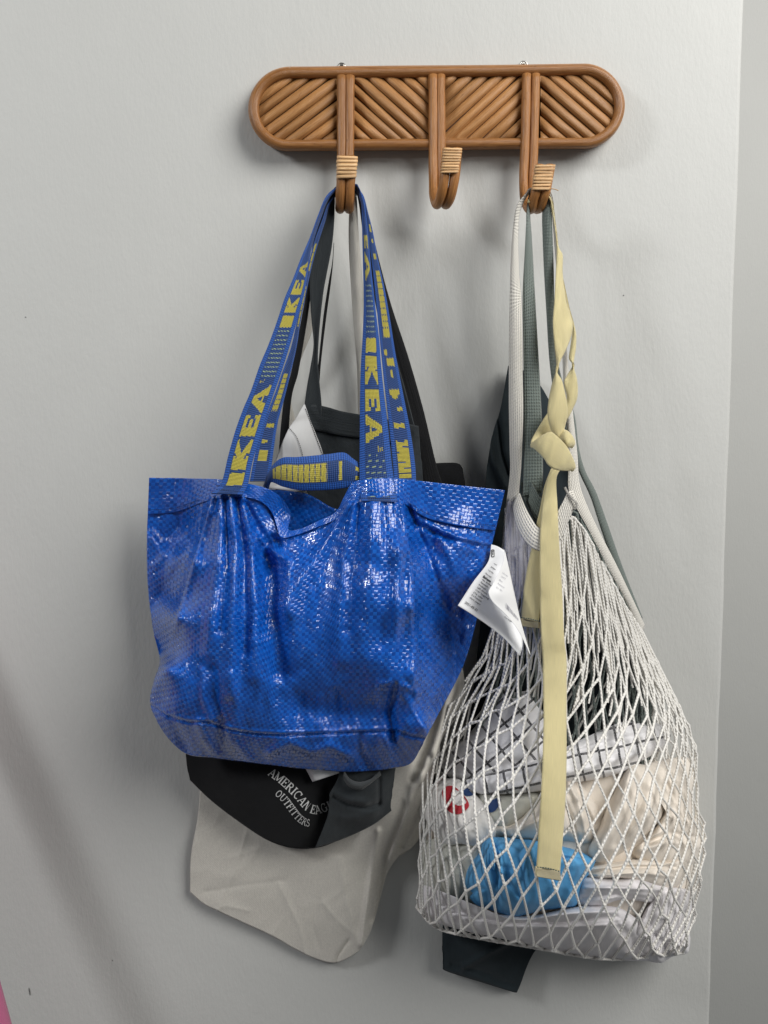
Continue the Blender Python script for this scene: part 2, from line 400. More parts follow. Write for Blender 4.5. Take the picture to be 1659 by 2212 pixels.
M['navy'] = plain('navy print', (.012, .045, .15), .7)
M['thread_black'] = plain('black thread', (.006, .006, .007), .8)
M['thread_teal'] = plain('dark teal thread', (.03, .075, .09), .8)
M['pink'] = plain('pink plastic', (.48, .13, .24), .35)
def grid_towel():
    m, nt, b = newmat('white towelling with black grid'); B = NB(nt); uv = B.coord('UV'); S = 1/.0235
    dn = B.n('ShaderNodeVectorMath', operation='ADD'); B.l(uv, dn.inputs[0])
    nz = B.n('ShaderNodeTexNoise'); nz.inputs['Scale'].default_value = 60; B.l(uv, nz.inputs['Vector'])
    sc = B.n('ShaderNodeVectorMath', operation='SCALE'); B.l(nz.outputs['Color'], sc.inputs[0]); sc.inputs['Scale'].default_value = .003; B.l(sc.outputs[0], dn.inputs[1])
    x = B.sep(B.mapping(dn.outputs[0], (S, S, 1)))
    lx = B.math('LESS_THAN', B.math('FRACT', x[0]), .12); ly = B.math('LESS_THAN', B.math('FRACT', x[1]), .12)
    l = B.math('MAXIMUM', lx, ly); n = B.noise(uv, 1500, 2); l = B.math('MULTIPLY', l, B.math('GREATER_THAN', n, .40))
    B.l(B.mix(l, (.84, .83, .84), (.018, .018, .022)), b.inputs['Base Color']); b.inputs['Roughness'].default_value = .95; b.inputs['Sheen Weight'].default_value = .3
    nr = B.bump(B.noise(uv, 22, 4), .3, .008); B.l(B.bump(B.noise(uv, 650, 3), .7, .0012, nr), b.inputs['Normal']); return m
M['towel'] = grid_towel()
def plastic():
    m, nt, b = newmat('clear crinkled plastic'); B = NB(nt)
    b.inputs['Base Color'].default_value = (.80, .78, .92, 1); b.inputs['Roughness'].default_value = .12; b.inputs['Alpha'].default_value = .30
    B.l(B.bump(B.noise(B.mapping(B.coord('UV'), (220, 18, 1)), 1, 4), .6, .004), b.inputs['Normal']); return m
M['plastic'] = plastic()

# ================================================================== the setting
xe = P(1572, 1106, 0)[0]                       # where the wall ends in a plastered corner
def wall():
    v = []; f = []; r = .006
    prof = [(-1.6, 0)]+[(xe-r+r*math.sin(a), r-r*math.cos(a)) for a in np.linspace(0, math.pi/2, 7)]+[(xe, .12), (-1.6, .12)]
    prof = [(x, y) for x, y in prof]; zs = np.linspace(-.2, 2.6, 57); n = len(prof)
    for z in zs:
        for k, (x, y) in enumerate(prof):
            wv = .0005*math.sin(z*23+1)+.0003*math.sin(z*61)+.0003*math.sin(z*127) if 1 <= k <= n-2 else 0
            v.append((x+wv, y, z))
    f = gridf(len(zs), n, 0, wrap=True).tolist(); f += [list(range(n))[::-1], [(len(zs)-1)*n+k for k in range(n)]]
    o = link('wall', mesh('wall', v, f), M['wall'], smooth=False); o['kind'] = 'structure'
    for p in o.data.polygons:
        pass
    return o
wl = wall()
def recess():
    v = [(xe-.5, .75, -1.2), (2.6, .75, -1.2), (2.6, .75, 2.6), (xe-.5, .75, 2.6), (xe-.5, .85, -1.2), (2.6, .85, -1.2), (2.6, .85, 2.6), (xe-.5, .85, 2.6)]
    f = [[0, 1, 2, 3], [5, 4, 7, 6], [4, 0, 3, 7], [1, 5, 6, 2], [3, 2, 6, 7], [4, 5, 1, 0]]
    o = link('wall_recess', mesh('wall_recess', v, f), M['wall'], smooth=False); o['kind'] = 'structure'
recess()
for (x, y, rx, ry) in [(1347, 638, 1.2, 1.1), (55, 685, 1.1, 1.0), (1207, 1163, 1.0, .9), (840, 792, 1.2, 1.2), (64, 2142, 1.3, 9), (243, 2075, 1.0, 1.0)]:
    a = np.linspace(0, 2*np.pi, 9)[:-1]; pts = PP(x+rx*np.cos(a)+(ry > 3)*np.sin(a)*1.5, y+ry*np.sin(a), np.full(8, .0006))
    join_quads('scuff_mark', [pts[::-1]], M['dark'] if ry < 3 else plain('pencil scuff', (.12, .12, .115), .9), wl)

# ================================================================== rattan coat rack
rack = empty('coat_rack', P(945, 300, .0), 'long oval rattan coat rack with diagonal cane panels and three hooks', 'coat rack')
cx0, cx1 = 627.0, 1260.0
def stadium(gr, n=34):
    a = np.linspace(np.pi/2, 3*np.pi/2, n); L = np.stack([627+(82-gr*.0)*np.cos(a)*1.0, 238-80*np.sin(a)], 1)
    b = np.linspace(-np.pi/2, np.pi/2, n); Rr = np.stack([1258+78*np.cos(b), 231-80*np.sin(b)], 1)
    return L, Rr
Lr, Rr_ = stadium(0)
def tilt(x): return -6.5*(x-627)/631.0
# outer ring: the front and the back cane
def ring(name, grow, d, rad):
    a = np.linspace(np.pi/2, 3*np.pi/2, 30); L = np.stack([627+(77+grow)*np.cos(a), 236-(77+grow)*np.sin(a)], 1)
    b = np.linspace(-np.pi/2, np.pi/2, 30); Rt = np.stack([1260+(76+grow)*np.cos(b), 230-(77+grow)*np.sin(b)], 1)
    xs = np.linspace(0, 1, 12)[1:-1, None]
    bot = L[-1]*(1-xs)+Rt[0]*xs; top = Rt[-1]*(1-xs)+L[0]*xs
    q = np.vstack([L, bot, Rt, top]); q = np.vstack([q, q[:1]])
    wob = .5*np.sin(np.arange(len(q))*.35)+.25*np.sin(np.arange(len(q))*.8); wob[-1] = wob[0]
    p = PP(q[:, 0], q[:, 1]+wob, np.full(len(q), d))
    return tube(name, p, rad*(1+.02*np.sin(np.arange(len(q))*.6)), M['rattan'], rack, n=12, cap=False)
ring('frame_cane', 1.5, .0235, .0056)
ring('frame_cane', 3, .0085, .0056)
# thin backing board behind the slats
q = np.vstack([np.stack([627+70*np.cos(a_), 236-70*np.sin(a_)]).T for a_ in [np.linspace(np.pi/2, 3*np.pi/2, 16)]]+[np.stack([1260+70*np.cos(a_), 230-70*np.sin(a_)]).T for a_ in [np.linspace(-np.pi/2, np.pi/2, 16)]])
v1 = PP(q[:, 0], q[:, 1], np.full(len(q), .017)); v2 = PP(q[:, 0], q[:, 1], np.full(len(q), .006)); n = len(q)
link('backing_board', mesh('b', np.vstack([v1, v2]), [list(range(n)), list(range(n, 2*n))[::-1]]+[[(k+1) % n, k, k+n, (k+1) % n+n] for k in range(n)]), plain('brown board', (.07, .026, .010), .8), rack, smooth=False)
# diagonal slats
def clipline(poly, o, dr):
    t0, t1 = -1e9, 1e9; m = len(poly); area_ = sum(poly[i][0]*poly[(i+1) % m][1]-poly[(i+1) % m][0]*poly[i][1] for i in range(m)); sg = 1 if area_ > 0 else -1
    for i in range(m):
        a = poly[i]; b = poly[(i+1) % m]; ex, ey = b[0]-a[0], b[1]-a[1]
        nx, ny = -ey*sg, ex*sg
        den = nx*dr[0]+ny*dr[1]; num = nx*(a[0]-o[0])+ny*(a[1]-o[1])
        if abs(den) < 1e-9:
            if num > 0: return None
            continue
        t = num/den
        if den > 0: t0 = max(t0, t)
        else: t1 = min(t1, t)
    return (t0, t1) if t1-t0 > 1 else None
def slats(poly, ang, phase, pitch):
    dr = np.array([math.cos(ang), -math.sin(ang)]); pn = np.array([math.sin(ang), math.cos(ang)])
    c = np.mean(poly, 0); pitch0 = pitch
    lo = min((np.array(p)-c)@pn for p in poly); hi = max((np.array(p)-c)@pn for p in poly)
    y = lo+phase
    while y < hi:
        w = pitch*random.uniform(.92, 1.08); rows = []; rr = random.uniform(.9, 1.1); jd = random.uniform(-.0008, .0008); ja = random.uniform(-.012, .012)
        d2 = np.array([math.cos(ang+ja), -math.sin(ang+ja)]); e0 = random.uniform(-1, 1.5); e1 = random.uniform(-1, 1.5)
        for k in np.linspace(-1, 1, 7):
            o = c+pn*(y+w*.5+k*w*.5*.95); cl = clipline(poly, o, d2)
            rows.append(None if cl is None else (o, cl[0]+e0, cl[1]-e1, k))
        good = [r for r in rows if r is not None and r[2]-r[1] > 2]
        if len(good) >= 3:
            V = []; UVs = []
            for o, a, b, k in good:
                for t in (0, .02, .5, .98, 1):
                    s = a+(b-a)*t; p = o+d2*s; hgt = 0.0056*rr*math.sqrt(max(0, 1-(k*.98)**2))*(1 if .01 < t < .99 else .82)
                    V.append(P(p[0], p[1], .0175+hgt+jd+.0004)); UVs.append((s*MPP, k*.5))
            for o, a, b, k in good:
                for t in (0, 1):
                    p = o+d2*(a+(b-a)*t); V.append(P(p[0], p[1], .0165)); UVs.append(((a+(b-a)*t)*MPP, k*.5))
            g = len(good); f = gridf(g, 5).tolist(); base = g*5
            for i in range(g-1):
                f.append([i*5, base+i*2, base+i*2+2, (i+1)*5]); f.append([i*5+4, (i+1)*5+4, base+i*2+3, base+i*2+1])
            link('slat', mesh('slat', V, f, UVs), M['slat'], rack)
        y += w
def arcp(cx, cy, r, a0, a1, n=10): return [(cx+r*math.cos(a), cy-r*math.sin(a)) for a in np.linspace(a0, a1, n)]
pa = arcp(627, 236, 73, math.pi/2, 3*math.pi/2, 14)
slats([(728, 164)]+pa+[(728, 304)], R(37), 3, 23.5)
slats([(763, 166), (763, 303), (931, 299), (931, 163)], R(-42), 4, 23)
slats([(960, 163), (960, 301), (1131, 298), (1131, 161)], R(43), 2, 22.5)
pb = arcp(1258, 230, 73, -math.pi/2, math.pi/2, 14)
slats([(1167, 160), (1167, 303)]+pb, R(-41), 5, 23.5)
# hooks: two canes side by side, bound near the tip
def hook(stem, front, wrap, seed):
    h = None
    for k in (0, 1):
        pts = [s[k] for s in stem]+[s[k] for s in front]
        p = crom(pts, 60, arclen=False); p3 = PP(p[:, 0], p[:, 1], p[:, 2])
        r = .0053*(1+.025*np.sin(np.arange(60)*.7+seed+k)); r[-1] *= .92
        o = tube('hook_cane', p3, r, M['rattan'], rack, n=12)
    (xa, ya, wa), (xb, yb, wb), d, nst = wrap
    for i in range(nst):
        t = (i+.5)/nst; x = xa+(xb-xa)*t; y = ya+(yb-ya)*t; w = (wa+(wb-wa)*t)*.5+random.uniform(-.6, .8); hh = (yb-ya)/nst*.5*random.uniform(.82, 1.02)
        slope = random.uniform(-1.2, 1.2); slant = (xb-xa)/(yb-ya)
        ring_ = []
        aa = np.linspace(0, 2*np.pi, 25)[:-1]
        for jj, (yy, ex) in enumerate(((-hh, -.0003), (-hh*.6, .0005), (hh*.6, .0005), (hh, -.0003))):
            ca, sa = np.cos(aa), np.sin(aa)
            X = x+w*np.sign(ca)*np.abs(ca)**.55+slant*yy; Dp = d+(.0063+ex)*np.sign(sa)*np.abs(sa)**.6
            X = X+np.where(ca > 0, 1, -1)*ex/MPP*.8
            Yv = y+yy+slope*ca+random.uniform(-.2, .2)
            ring_.append(PP(X, Yv, Dp))
        v = np.vstack(ring_); uv = np.stack([np.tile(np.arange(24)*.0025, 4), np.repeat([0, .1, .2, .3], 24)], 1)
        link('binding_strip', mesh('binding', v, gridf(4, 24, wrap=True)[:, ::-1], uv), M['binding'], rack)
hook([[(738, 166, .0265), (756, 166, .0265)], [(738, 240, .028), (755.5, 240, .028)], [(738, 320, .028), (755, 320, .028)], [(737, 385, .029), (754.5, 385, .029)], [(736, 428, .036), (754, 428, .036)]],
     [[(735, 448, .048), (753.5, 448, .048)], [(734.5, 448, .062), (754, 448, .062)], [(735.5, 420, .073), (755, 420, .073)], [(738, 385, .078), (757, 385, .078)], [(740.5, 338, .080), (760, 338, .080)]],
     ((750.5, 336, 45), (748, 385, 42), .079, 6), 1)
hook([[(935.5, 164, .0265), (952, 164, .0265)], [(936, 240, .028), (952, 240, .028)], [(936, 320, .028), (953, 320, .028)], [(936, 380, .029), (954, 380, .029)], [(937, 420, .036), (956, 420, .036)]],
     [[(942, 440, .048), (961, 440, .048)], [(948, 436, .062), (968, 437, .062)], [(956, 410, .073), (977, 411, .073)], [(961, 374, .078), (983, 375, .078)], [(966, 321, .080), (988, 321, .080)]],
     ((978, 319, 41), (971, 374, 38), .079, 9), 2)
hook([[(1137.5, 162, .0265), (1157, 162, .0265)], [(1136, 240, .028), (1155, 240, .028)], [(1134, 320, .028), (1153, 320, .028)], [(1131, 390, .029), (1150, 390, .029)], [(1134, 432, .036), (1151, 432, .036)]],
     [[(1142, 450, .048), (1157, 450, .048)], [(1149, 450, .062), (1166, 449, .062)], [(1153, 430, .073), (1173, 430, .073)], [(1159, 408, .078), (1180, 408, .078)], [(1167, 357, .080), (1189, 357, .080)]],
     ((1178, 355, 44), (1168, 411, 39), .079, 8), 3)
tube('loose_fibre', PP(np.array([1186, 1194, 1200, 1206]), np.array([408, 408, 409, 411.5]), np.array([.083, .086, .086, .084])), .0005, M['binding'], rack, n=5)
# metal hangers above the frame
for (x, y) in ((738, 146), (1131, 142)):
    a = np.linspace(0, 2*np.pi, 17); tube('hanger_ring', PP(x+8*np.cos(a), y-9*np.sin(a), np.full(17, .004)), .0011, M['metal'], rack, n=6, cap=False)
    a = np.linspace(0, 2*np.pi, 11)[:-1]; c = PP(np.r_[x+5*np.cos(a), x+3.5*np.cos(a)], np.r_[y-4-5*np.sin(a), y-4-3.5*np.sin(a)], np.r_[np.full(10, .002), np.full(10, .008)])
    link('screw', mesh('screw', c, gridf(2, 10, wrap=True)[:, ::-1].tolist()+[[10+k for k in range(10)]]), M['metal'], rack, smooth=False)
    join_quads('screw_slot', [PP(x+np.array([-2.6, 2.6, 2.6, -2.6]), y-4+np.array([-.8, -.8, .8, .8]), np.full(4, .0083))[::-1]], M['dark'], rack)

# ================================================================== lettering helpers
def arcpts(cx, cy, rx, ry, a0, a1, n=10): return [(cx+rx*math.cos(R(a)), cy+ry*math.sin(R(a))) for a in np.linspace(a0, a1, n)]
G = {
 'A': (.82, [([(.06, 0), (.40, 1)], .07), ([(.40, 1), (.74, 0)], .16), ([(.18, .34), (.60, .34)], .06), ([(-.02, .02), (.20, .02)], .05), ([(.58, .02), (.86, .02)], .05)]),
 'M': (1.02, [([(.12, 0), (.12, 1)], .07), ([(.12, 1), (.48, .05)], .15), ([(.48, .05), (.84, 1)], .06), ([(.86, 0), (.86, 1)], .16), ([(0, .02), (.26, .02)], .05), ([(.72, .02), (1.0, .02)], .05), ([(0, .98), (.15, .98)], .05), ([(.82, .98), (1.0, .98)], .05)]),
 'E': (.72, [([(.16, 0), (.16, 1)], .16), ([(.02, .97), (.62, .97)], .06), ([(.02, .03), (.66, .03)], .06), ([(.16, .52), (.48, .52)], .06), ([(.61, 1), (.61, .76)], .06), ([(.65, 0), (.65, .26)], .06), ([(.48, .64), (.48, .40)], .05)]),
 'R': (.84, [([(.16, 0), (.16, 1)], .16), ([(.02, .97), (.40, .97)], .06), (arcpts(.38, .74, .24, .23, 90, -90), .13), ([(.16, .51), (.38, .51)], .06), ([(.40, .50), (.74, .02)], .15), ([(.02, .02), (.32, .02)], .05), ([(.66, .02), (.86, .02)], .05)]),
 'I': (.40, [([(.19, 0), (.19, 1)], .17), ([(.02, .02), (.36, .02)], .05), ([(.02, .98), (.36, .98)], .05)]),
 'C': (.80, [(arcpts(.42, .5, .34, .48, 48, 312, 16), .12), ([(.67, 1), (.67, .70)], .06)]),
 'N': (.90, [([(.14, 0), (.14, 1)], .07), ([(.14, 1), (.74, 0)], .16), ([(.74, 0), (.74, 1)], .07), ([(.02, .02), (.26, .02)], .05), ([(.62, .98), (.86, .98)], .05), ([(0, .98), (.16, .98)], .05)]),
 'G': (.88, [(arcpts(.42, .5, .34, .48, 48, 325, 16), .12), ([(.70, .45), (.70, .1)], .14), ([(.54, .45), (.84, .45)], .05), ([(.67, 1), (.67, .70)], .06)]),
 'L': (.70, [([(.16, 0), (.16, 1)], .16), ([(.02, .98), (.32, .98)], .05), ([(.02, .03), (.62, .03)], .06), ([(.61, 0), (.61, .28)], .06)]),
 'O': (.90, [(arcpts(.44, .5, .35, .47, 0, 360, 22), .12)]),
 'U': (.88, [([(.16, 1), (.16, .34)], .16), (arcpts(.43, .34, .27, .32, 180, 360, 12), .10), ([(.70, .34), (.70, 1)], .07), ([(.02, .98), (.32, .98)], .05), ([(.58, .98), (.84, .98)], .05)]),
 'T': (.78, [([(.38, 0), (.38, 1)], .16), ([(.03, .97), (.73, .97)], .06), ([(.04, 1), (.04, .74)], .06), ([(.72, 1), (.72, .74)], .06), ([(.22, .02), (.54, .02)], .05)]),
 'F': (.68, [([(.16, 0), (.16, 1)], .16), ([(.02, .97), (.62, .97)], .06), ([(.16, .50), (.46, .50)], .06), ([(.61, 1), (.61, .74)], .06), ([(.46, .62), (.46, .38)], .05), ([(.02, .02), (.34, .02)], .05)]),
 'S': (.64, [(arcpts(.30, .74, .21, .23, 40, 270, 11)+arcpts(.30, .26, .24, .24, 90, -140, 11), .12), ([(.50, .98), (.50, .74)], .05), ([(.06, .02), (.06, .28)], .05)]),
}
def stroke_quads(pts, w):
    p = np.asarray(pts, float)
    if len(p) == 2:
        t = np.linspace(0, 1, 4)[:, None]; p = p[0]*(1-t)+p[1]*t
    tg = np.gradient(p, axis=0); tg /= np.linalg.norm(tg, axis=1)[:, None]+1e-9; nm = np.stack([-tg[:, 1], tg[:, 0]], 1)
    a = p+nm*w/2; b = p-nm*w/2
    return [[a[i], b[i], b[i+1], a[i+1]] for i in range(len(p)-1)]
def text_on_curve(name, txt, base, hgt, track, depthf, mat, parent, start=0.0, squeeze=1.0):
    c = crom(base, 400); s = np.r_[0, np.cumsum(np.linalg.norm(np.diff(c, axis=0), axis=1))]; pos = start; quads = []
    for ch in txt:
        if ch == ' ': pos += hgt*.35; continue
        w, st = G[ch]
        for pts, sw in st:
            for q in stroke_quads(pts, max(sw, .085)):
                out = []
                for (gx, gy) in q:
                    ss = pos+gx*hgt*squeeze; i = min(max(np.searchsorted(s, ss), 1), len(s)-1)
                    px, py = c[i]; t = c[min(i+3, len(c)-1)]-c[max(i-3, 0)]; t = t/np.linalg.norm(t)
                    over = ss-s[-1] if ss > s[-1] else 0
                    nx, ny = t[1], -t[0]
                    out.append((px+t[0]*over+nx*gy*hgt, py+t[1]*over+ny*gy*hgt))
                a = np.array(out); quads.append(PP(a[:, 0], a[:, 1], depthf(a[:, 0], a[:, 1])+.0009))
        pos += w*hgt*squeeze+track
    return join_quads(name, quads, mat, parent)
def font_text(name, txt, o, xd, yd, size, depthf, mat, parent, bold=0.0, eps=.0012, xs=1.0):
    """plain lettering laid on a surface; o, xd, yd give its place and run"""
    cu = bpy.data.curves.new('t', 'FONT'); cu.body = txt; cu.size = 1.0; cu.offset = bold; cu.resolution_u = 2
    ob = bpy.data.objects.new('t', cu); COL.objects.link(ob); dg = bpy.context.evaluated_depsgraph_get(); dg.update()
    me = bpy.data.meshes.new_from_object(ob.evaluated_get(dg)); bpy.data.objects.remove(ob)
    n = len(me.vertices); co = np.zeros(n*3); me.vertices.foreach_get('co', co); co = co.reshape(-1, 3)
    X = o[0]+size*(co[:, 0]*xs*xd[0]+co[:, 1]*yd[0]); Y = o[1]+size*(co[:, 0]*xs*xd[1]+co[:, 1]*yd[1])
    v = PP(X, Y, depthf(X, Y)+eps); me.vertices.foreach_set('co', v.ravel()); me.update()
    return link(name, me, mat, parent, smooth=False)

# ================================================================== linen tote, flat against the wall
linen = empty('linen_tote', P(600, 1950, .02), 'pale unbleached linen tote hanging flat against the wall, its creased bottom below the black tote', 'tote bag')
T = Z7([(120, -1000), (500, -1050), (1000, -1000), (1500, -900)])
Bc = Z7([(72, 1000), (150, 1068), (235, 1112), (400, 1188), (560, 1262), (700, 1342), (830, 1402), (940, 1420), (1060, 1362), (1105, 1310)])
Lc = Z7([(125, -300), (130, 420), (78, 780)])
Rc = Z7([(1640, -500), (1700, -200), (1560, 120), (1480, 420), (1450, 640), (1395, 730), (1310, 790), (1240, 900), (1190, 1080), (1150, 1220)])
X, Y = coons(T, Bc, Lc, Rc, 170, 230)
fl = rbf(Z7([(120, -1000, .012), (1400, -900, .012), (100, 600, .014), (75, 980, .012), (400, 900, .018), (700, 1000, .021), (900, 1250, .020), (235, 1108, .013), (560, 1255, .013), (940, 1415, .013), (1060, 1330, .018), (1130, 1000, .024), (1200, 700, .040), (1320, 600, .052), (1400, 400, .070), (1240, 880, .016), (1400, 700, .028), (1450, 300, .080), (1560, 100, .075), (1690, -200, .055), (700, 300, .018), (1300, -300, .03)]), 60)
D = fl(X, Y)
for pts, w, h in [([(1190, 640), (1150, 900), (1090, 1310)], 7, .006), ([(1350, 480), (1230, 760), (1160, 1150)], 9, -.007), ([(1430, 300), (1340, 560), (1260, 800)], 10, .008), ([(1500, 200), (1440, 500), (1330, 720)], 7, -.006), ([(1620, -260), (1560, 40), (1460, 330)], 14, .01), ([(1560, -200), (1480, 100), (1400, 330)], 9, -.009)]:
    D = D+ridge(X, Y, Z7(pts), w, h)
for pts, w, h in [([(410, 640), (330, 900), (235, 1105)], 5, .0012), ([(600, 950), (720, 1200), (760, 1380)], 5, .0010), ([(960, 800), (1000, 1050), (1060, 1300)], 6, .0014), ([(160, 1000), (380, 960), (640, 930)], 6, -.0009), ([(840, 1050), (800, 1200), (840, 1330)], 6, -.0012), ([(860, 1060), (960, 1180), (1060, 1260)], 6, .0012), ([(940, 1418), (955, 1370), (1010, 1290)], 3, -.004), ([(235, 1105), (280, 1080), (420, 1110)], 4, .0010), ([(560, 1250), (640, 1140), (660, 1000)], 7, .0010), ([(300, 800), (480, 740), (700, 780)], 7, .0008)]:
    D = D+ridge(X, Y, Z7(pts), w, h, True)
D = D+.0007*fbm(X/90, Y/110, 3, 2)+.0004*creases(X/60+Y/90, Y/80, 9)
D = np.maximum(D, .004)
sheet('front_panel', X, Y, D, M['linen'], linen)
D2 = np.maximum(np.minimum(D-.004, .004+0*D), .0018); sheet('back_panel', X, Y, D2, M['linen'], linen)
ribbon('strap', [(690, 1190, .012), (672, 1020, .012)]+Z2([(560, 1400, .014), (640, 1150, .022), (700, 1000, .028), (745, 800, .034), (785, 600, .040), (812, 420, .044), (835, 250, .048), (850, 120, .05)])+[(744, 410, .052), (762, 410, .052)]+Z2([(985, 120, .052), (995, 300, .048), (1010, 500, .042), (1035, 800, .034), (1050, 1050, .028), (1060, 1300, .02)])+[(800, 1000, .012), (806, 1190, .012)],
       [(640, 1190, .014), (620, 1020, .014)]+Z2([(470, 1430, .016), (555, 1230, .022), (620, 1000, .026), (680, 760, .030), (720, 560, .035), (770, 400, .039), (820, 230, .042), (845, 110, .044)])+[(742, 416, .044), (764, 416, .044)]+Z2([(955, 120, .046), (945, 300, .042), (948, 500, .038), (965, 800, .032), (985, 1050, .026), (1000, 1300, .02)])+[(775, 1000, .014), (780, 1190, .014)],
       M['linen'], linen, n=150, m=12, bow=.004, wave=.0008)

# ================================================================== black tote with lettering
black = empty('black_tote', P(640, 1700, .05), 'black canvas tote printed AMERICAN EAGLE OUTFITTERS in white, bottom showing under the blue bag', 'tote bag')
T = [(440, 1085), (560, 1078), (760, 1065), (860, 1030), (920, 1004), (985, 1000), (1000, 1012)]
Bc = Z7([(72, 335), (200, 458), (360, 580), (530, 690), (680, 738), (830, 736), (960, 690), (1100, 625), (1180, 570)])
Lc = Z7([(20, -900), (20, -300), (48, 190)]); Rc = Z7([(1700, -1350), (1600, -900), (1500, -300), (1330, 200)])
X, Y = coons(T, Bc, Lc, Rc, 130, 170)
fb = rbf(Z7([(20, -1480, .03), (1450, -1500, .035), (700, -1300, .035), (1650, -1350, .03), (50, 190, .045), (75, 340, .045), (300, 400, .066), (600, 500, .074), (800, 560, .068), (860, 600, .060), (950, 500, .060), (360, 575, .05), (680, 735, .05), (1100, 620, .045), (700, 300, .072), (500, 250, .070), (1000, 200, .062), (200, 430, .048), (-40, -900, .035), (1500, -300, .035)]), 50)
D = fb(X, Y)+ridge(X, Y, Z7([(880, 380), (880, 500), (840, 640), (800, 735)]), 14, -.008)+.0012*fbm(X/50, Y/50, 5)
bd = lambda x, y: fb(x, y)+ridge(x, y, Z7([(880, 380), (880, 500), (840, 640), (800, 735)]), 14, -.008)+.0012*fbm(np.asarray(x)/50, np.asarray(y)/50, 5)
sheet('front_panel', X, Y, D, M['black'], black); sheet('back_panel', X, Y, np.minimum(D-.006, .034), M['black'], black)
text_on_curve('lettering', 'AMERICAN EAGL', Z7([(533, 302), (600, 350), (660, 405), (700, 446), (735, 490), (765, 520), (815, 536), (860, 528), (900, 512)]), 18.5, 1.0, bd, M['print_white'], black, squeeze=.93)
text_on_curve('lettering', 'OUTFITTERS', Z7([(574, 420), (622, 466), (662, 520), (702, 570), (750, 604), (806, 610), (850, 600)]), 15.5, .8, bd, M['print_white'], black, squeeze=.86)
bs0 = [(595, 1080, .03)]+Z2([(520, 1470, .034), (575, 1250, .036), (630, 960, .038), (675, 720, .042), (705, 500, .046), (760, 300, .05), (830, 120, .054)])+[(743, 405, .056), (763, 405, .056)]
bs1 = [(615, 1080, .03)]+Z2([(560, 1470, .034), (610, 1250, .036), (660, 960, .038), (695, 720, .042), (735, 500, .046), (790, 300, .05), (842, 130, .052)])+[(743, 411, .05), (763, 411, .05)]
ribbon('strap', bs0+Z2([(1030, 130, .054), (1080, 320, .05), (1150, 600, .045), (1220, 850, .042), (1320, 1150, .04), (1420, 1500, .038), (1500, 1840, .036)])+[(960, 1060, .034)],
       bs1+Z2([(1010, 140, .05), (1050, 330, .046), (1090, 620, .042), (1130, 850, .04), (1200, 1150, .038), (1290, 1500, .036), (1370, 1840, .034)])+[(905, 1060, .034)], M['black'], black, n=150, m=10, bow=.002)
ribbon('strap', Z2([(720, 1400, .028), (745, 1180, .03), (775, 900, .036), (805, 700, .04), (832, 550, .043), (842, 420, .045)]), Z2([(745, 1400, .028), (762, 1180, .03), (795, 900, .036), (822, 700, .04), (838, 550, .043), (845, 420, .045)]), M['black'], black, n=60, m=6)

# ================================================================== charcoal tote
char = empty('charcoal_tote', P(800, 1500, .06), 'washed charcoal canvas tote with a twisted long strap, squeezed behind the blue bag', 'tote bag')
T = Z2([(655, 1470), (760, 1472), (900, 1510), (1100, 1545), (1340, 1592), (1390, 1602)])
Bc = Z7([(820, 736), (930, 702), (1050, 655), (1160, 600), (1240, 540), (1310, 480)])
Lc = Z2([(650, 1900), (800, 2600)])+Z7([(1000, -300), (965, 250), (905, 420), (890, 550)]); Rc = Z2([(1405, 1800), (1420, 2000)])+Z7([(1500, -200), (1390, 200), (1350, 400)])
X, Y = coons(T, Bc, Lc, Rc, 110, 200)
fc = rbf(Z2([(655, 1470, .052), (900, 1510, .056), (1340, 1592, .058), (700, 1900, .06), (1400, 1900, .06), (1100, 1800, .058)])+Z7([(900, 500, .082), (960, 690, .062), (1050, 640, .064), (1300, 480, .058), (1100, 450, .088), (1180, 300, .088), (1330, 300, .065), (1000, 250, .09), (1200, 560, .07), (890, 690, .07)]), 40)
D = fc(X, Y)
for pts, w, h in [([(920, 430), (1010, 480), (1110, 498), (1190, 480)], 5, -.006), ([(1195, 300), (1196, 470)], 5, -.004), ([(905, 420), (1000, 455), (1120, 470)], 9, .004), ([(980, 560), (1080, 560), (1180, 520)], 10, .004)]:
    D = D+ridge(X, Y, Z7(pts), w, h)
D = D+.0012*fbm(X/40, Y/40, 11)
sheet('body', X, Y, D, M['charcoal'], char, t=.0012)
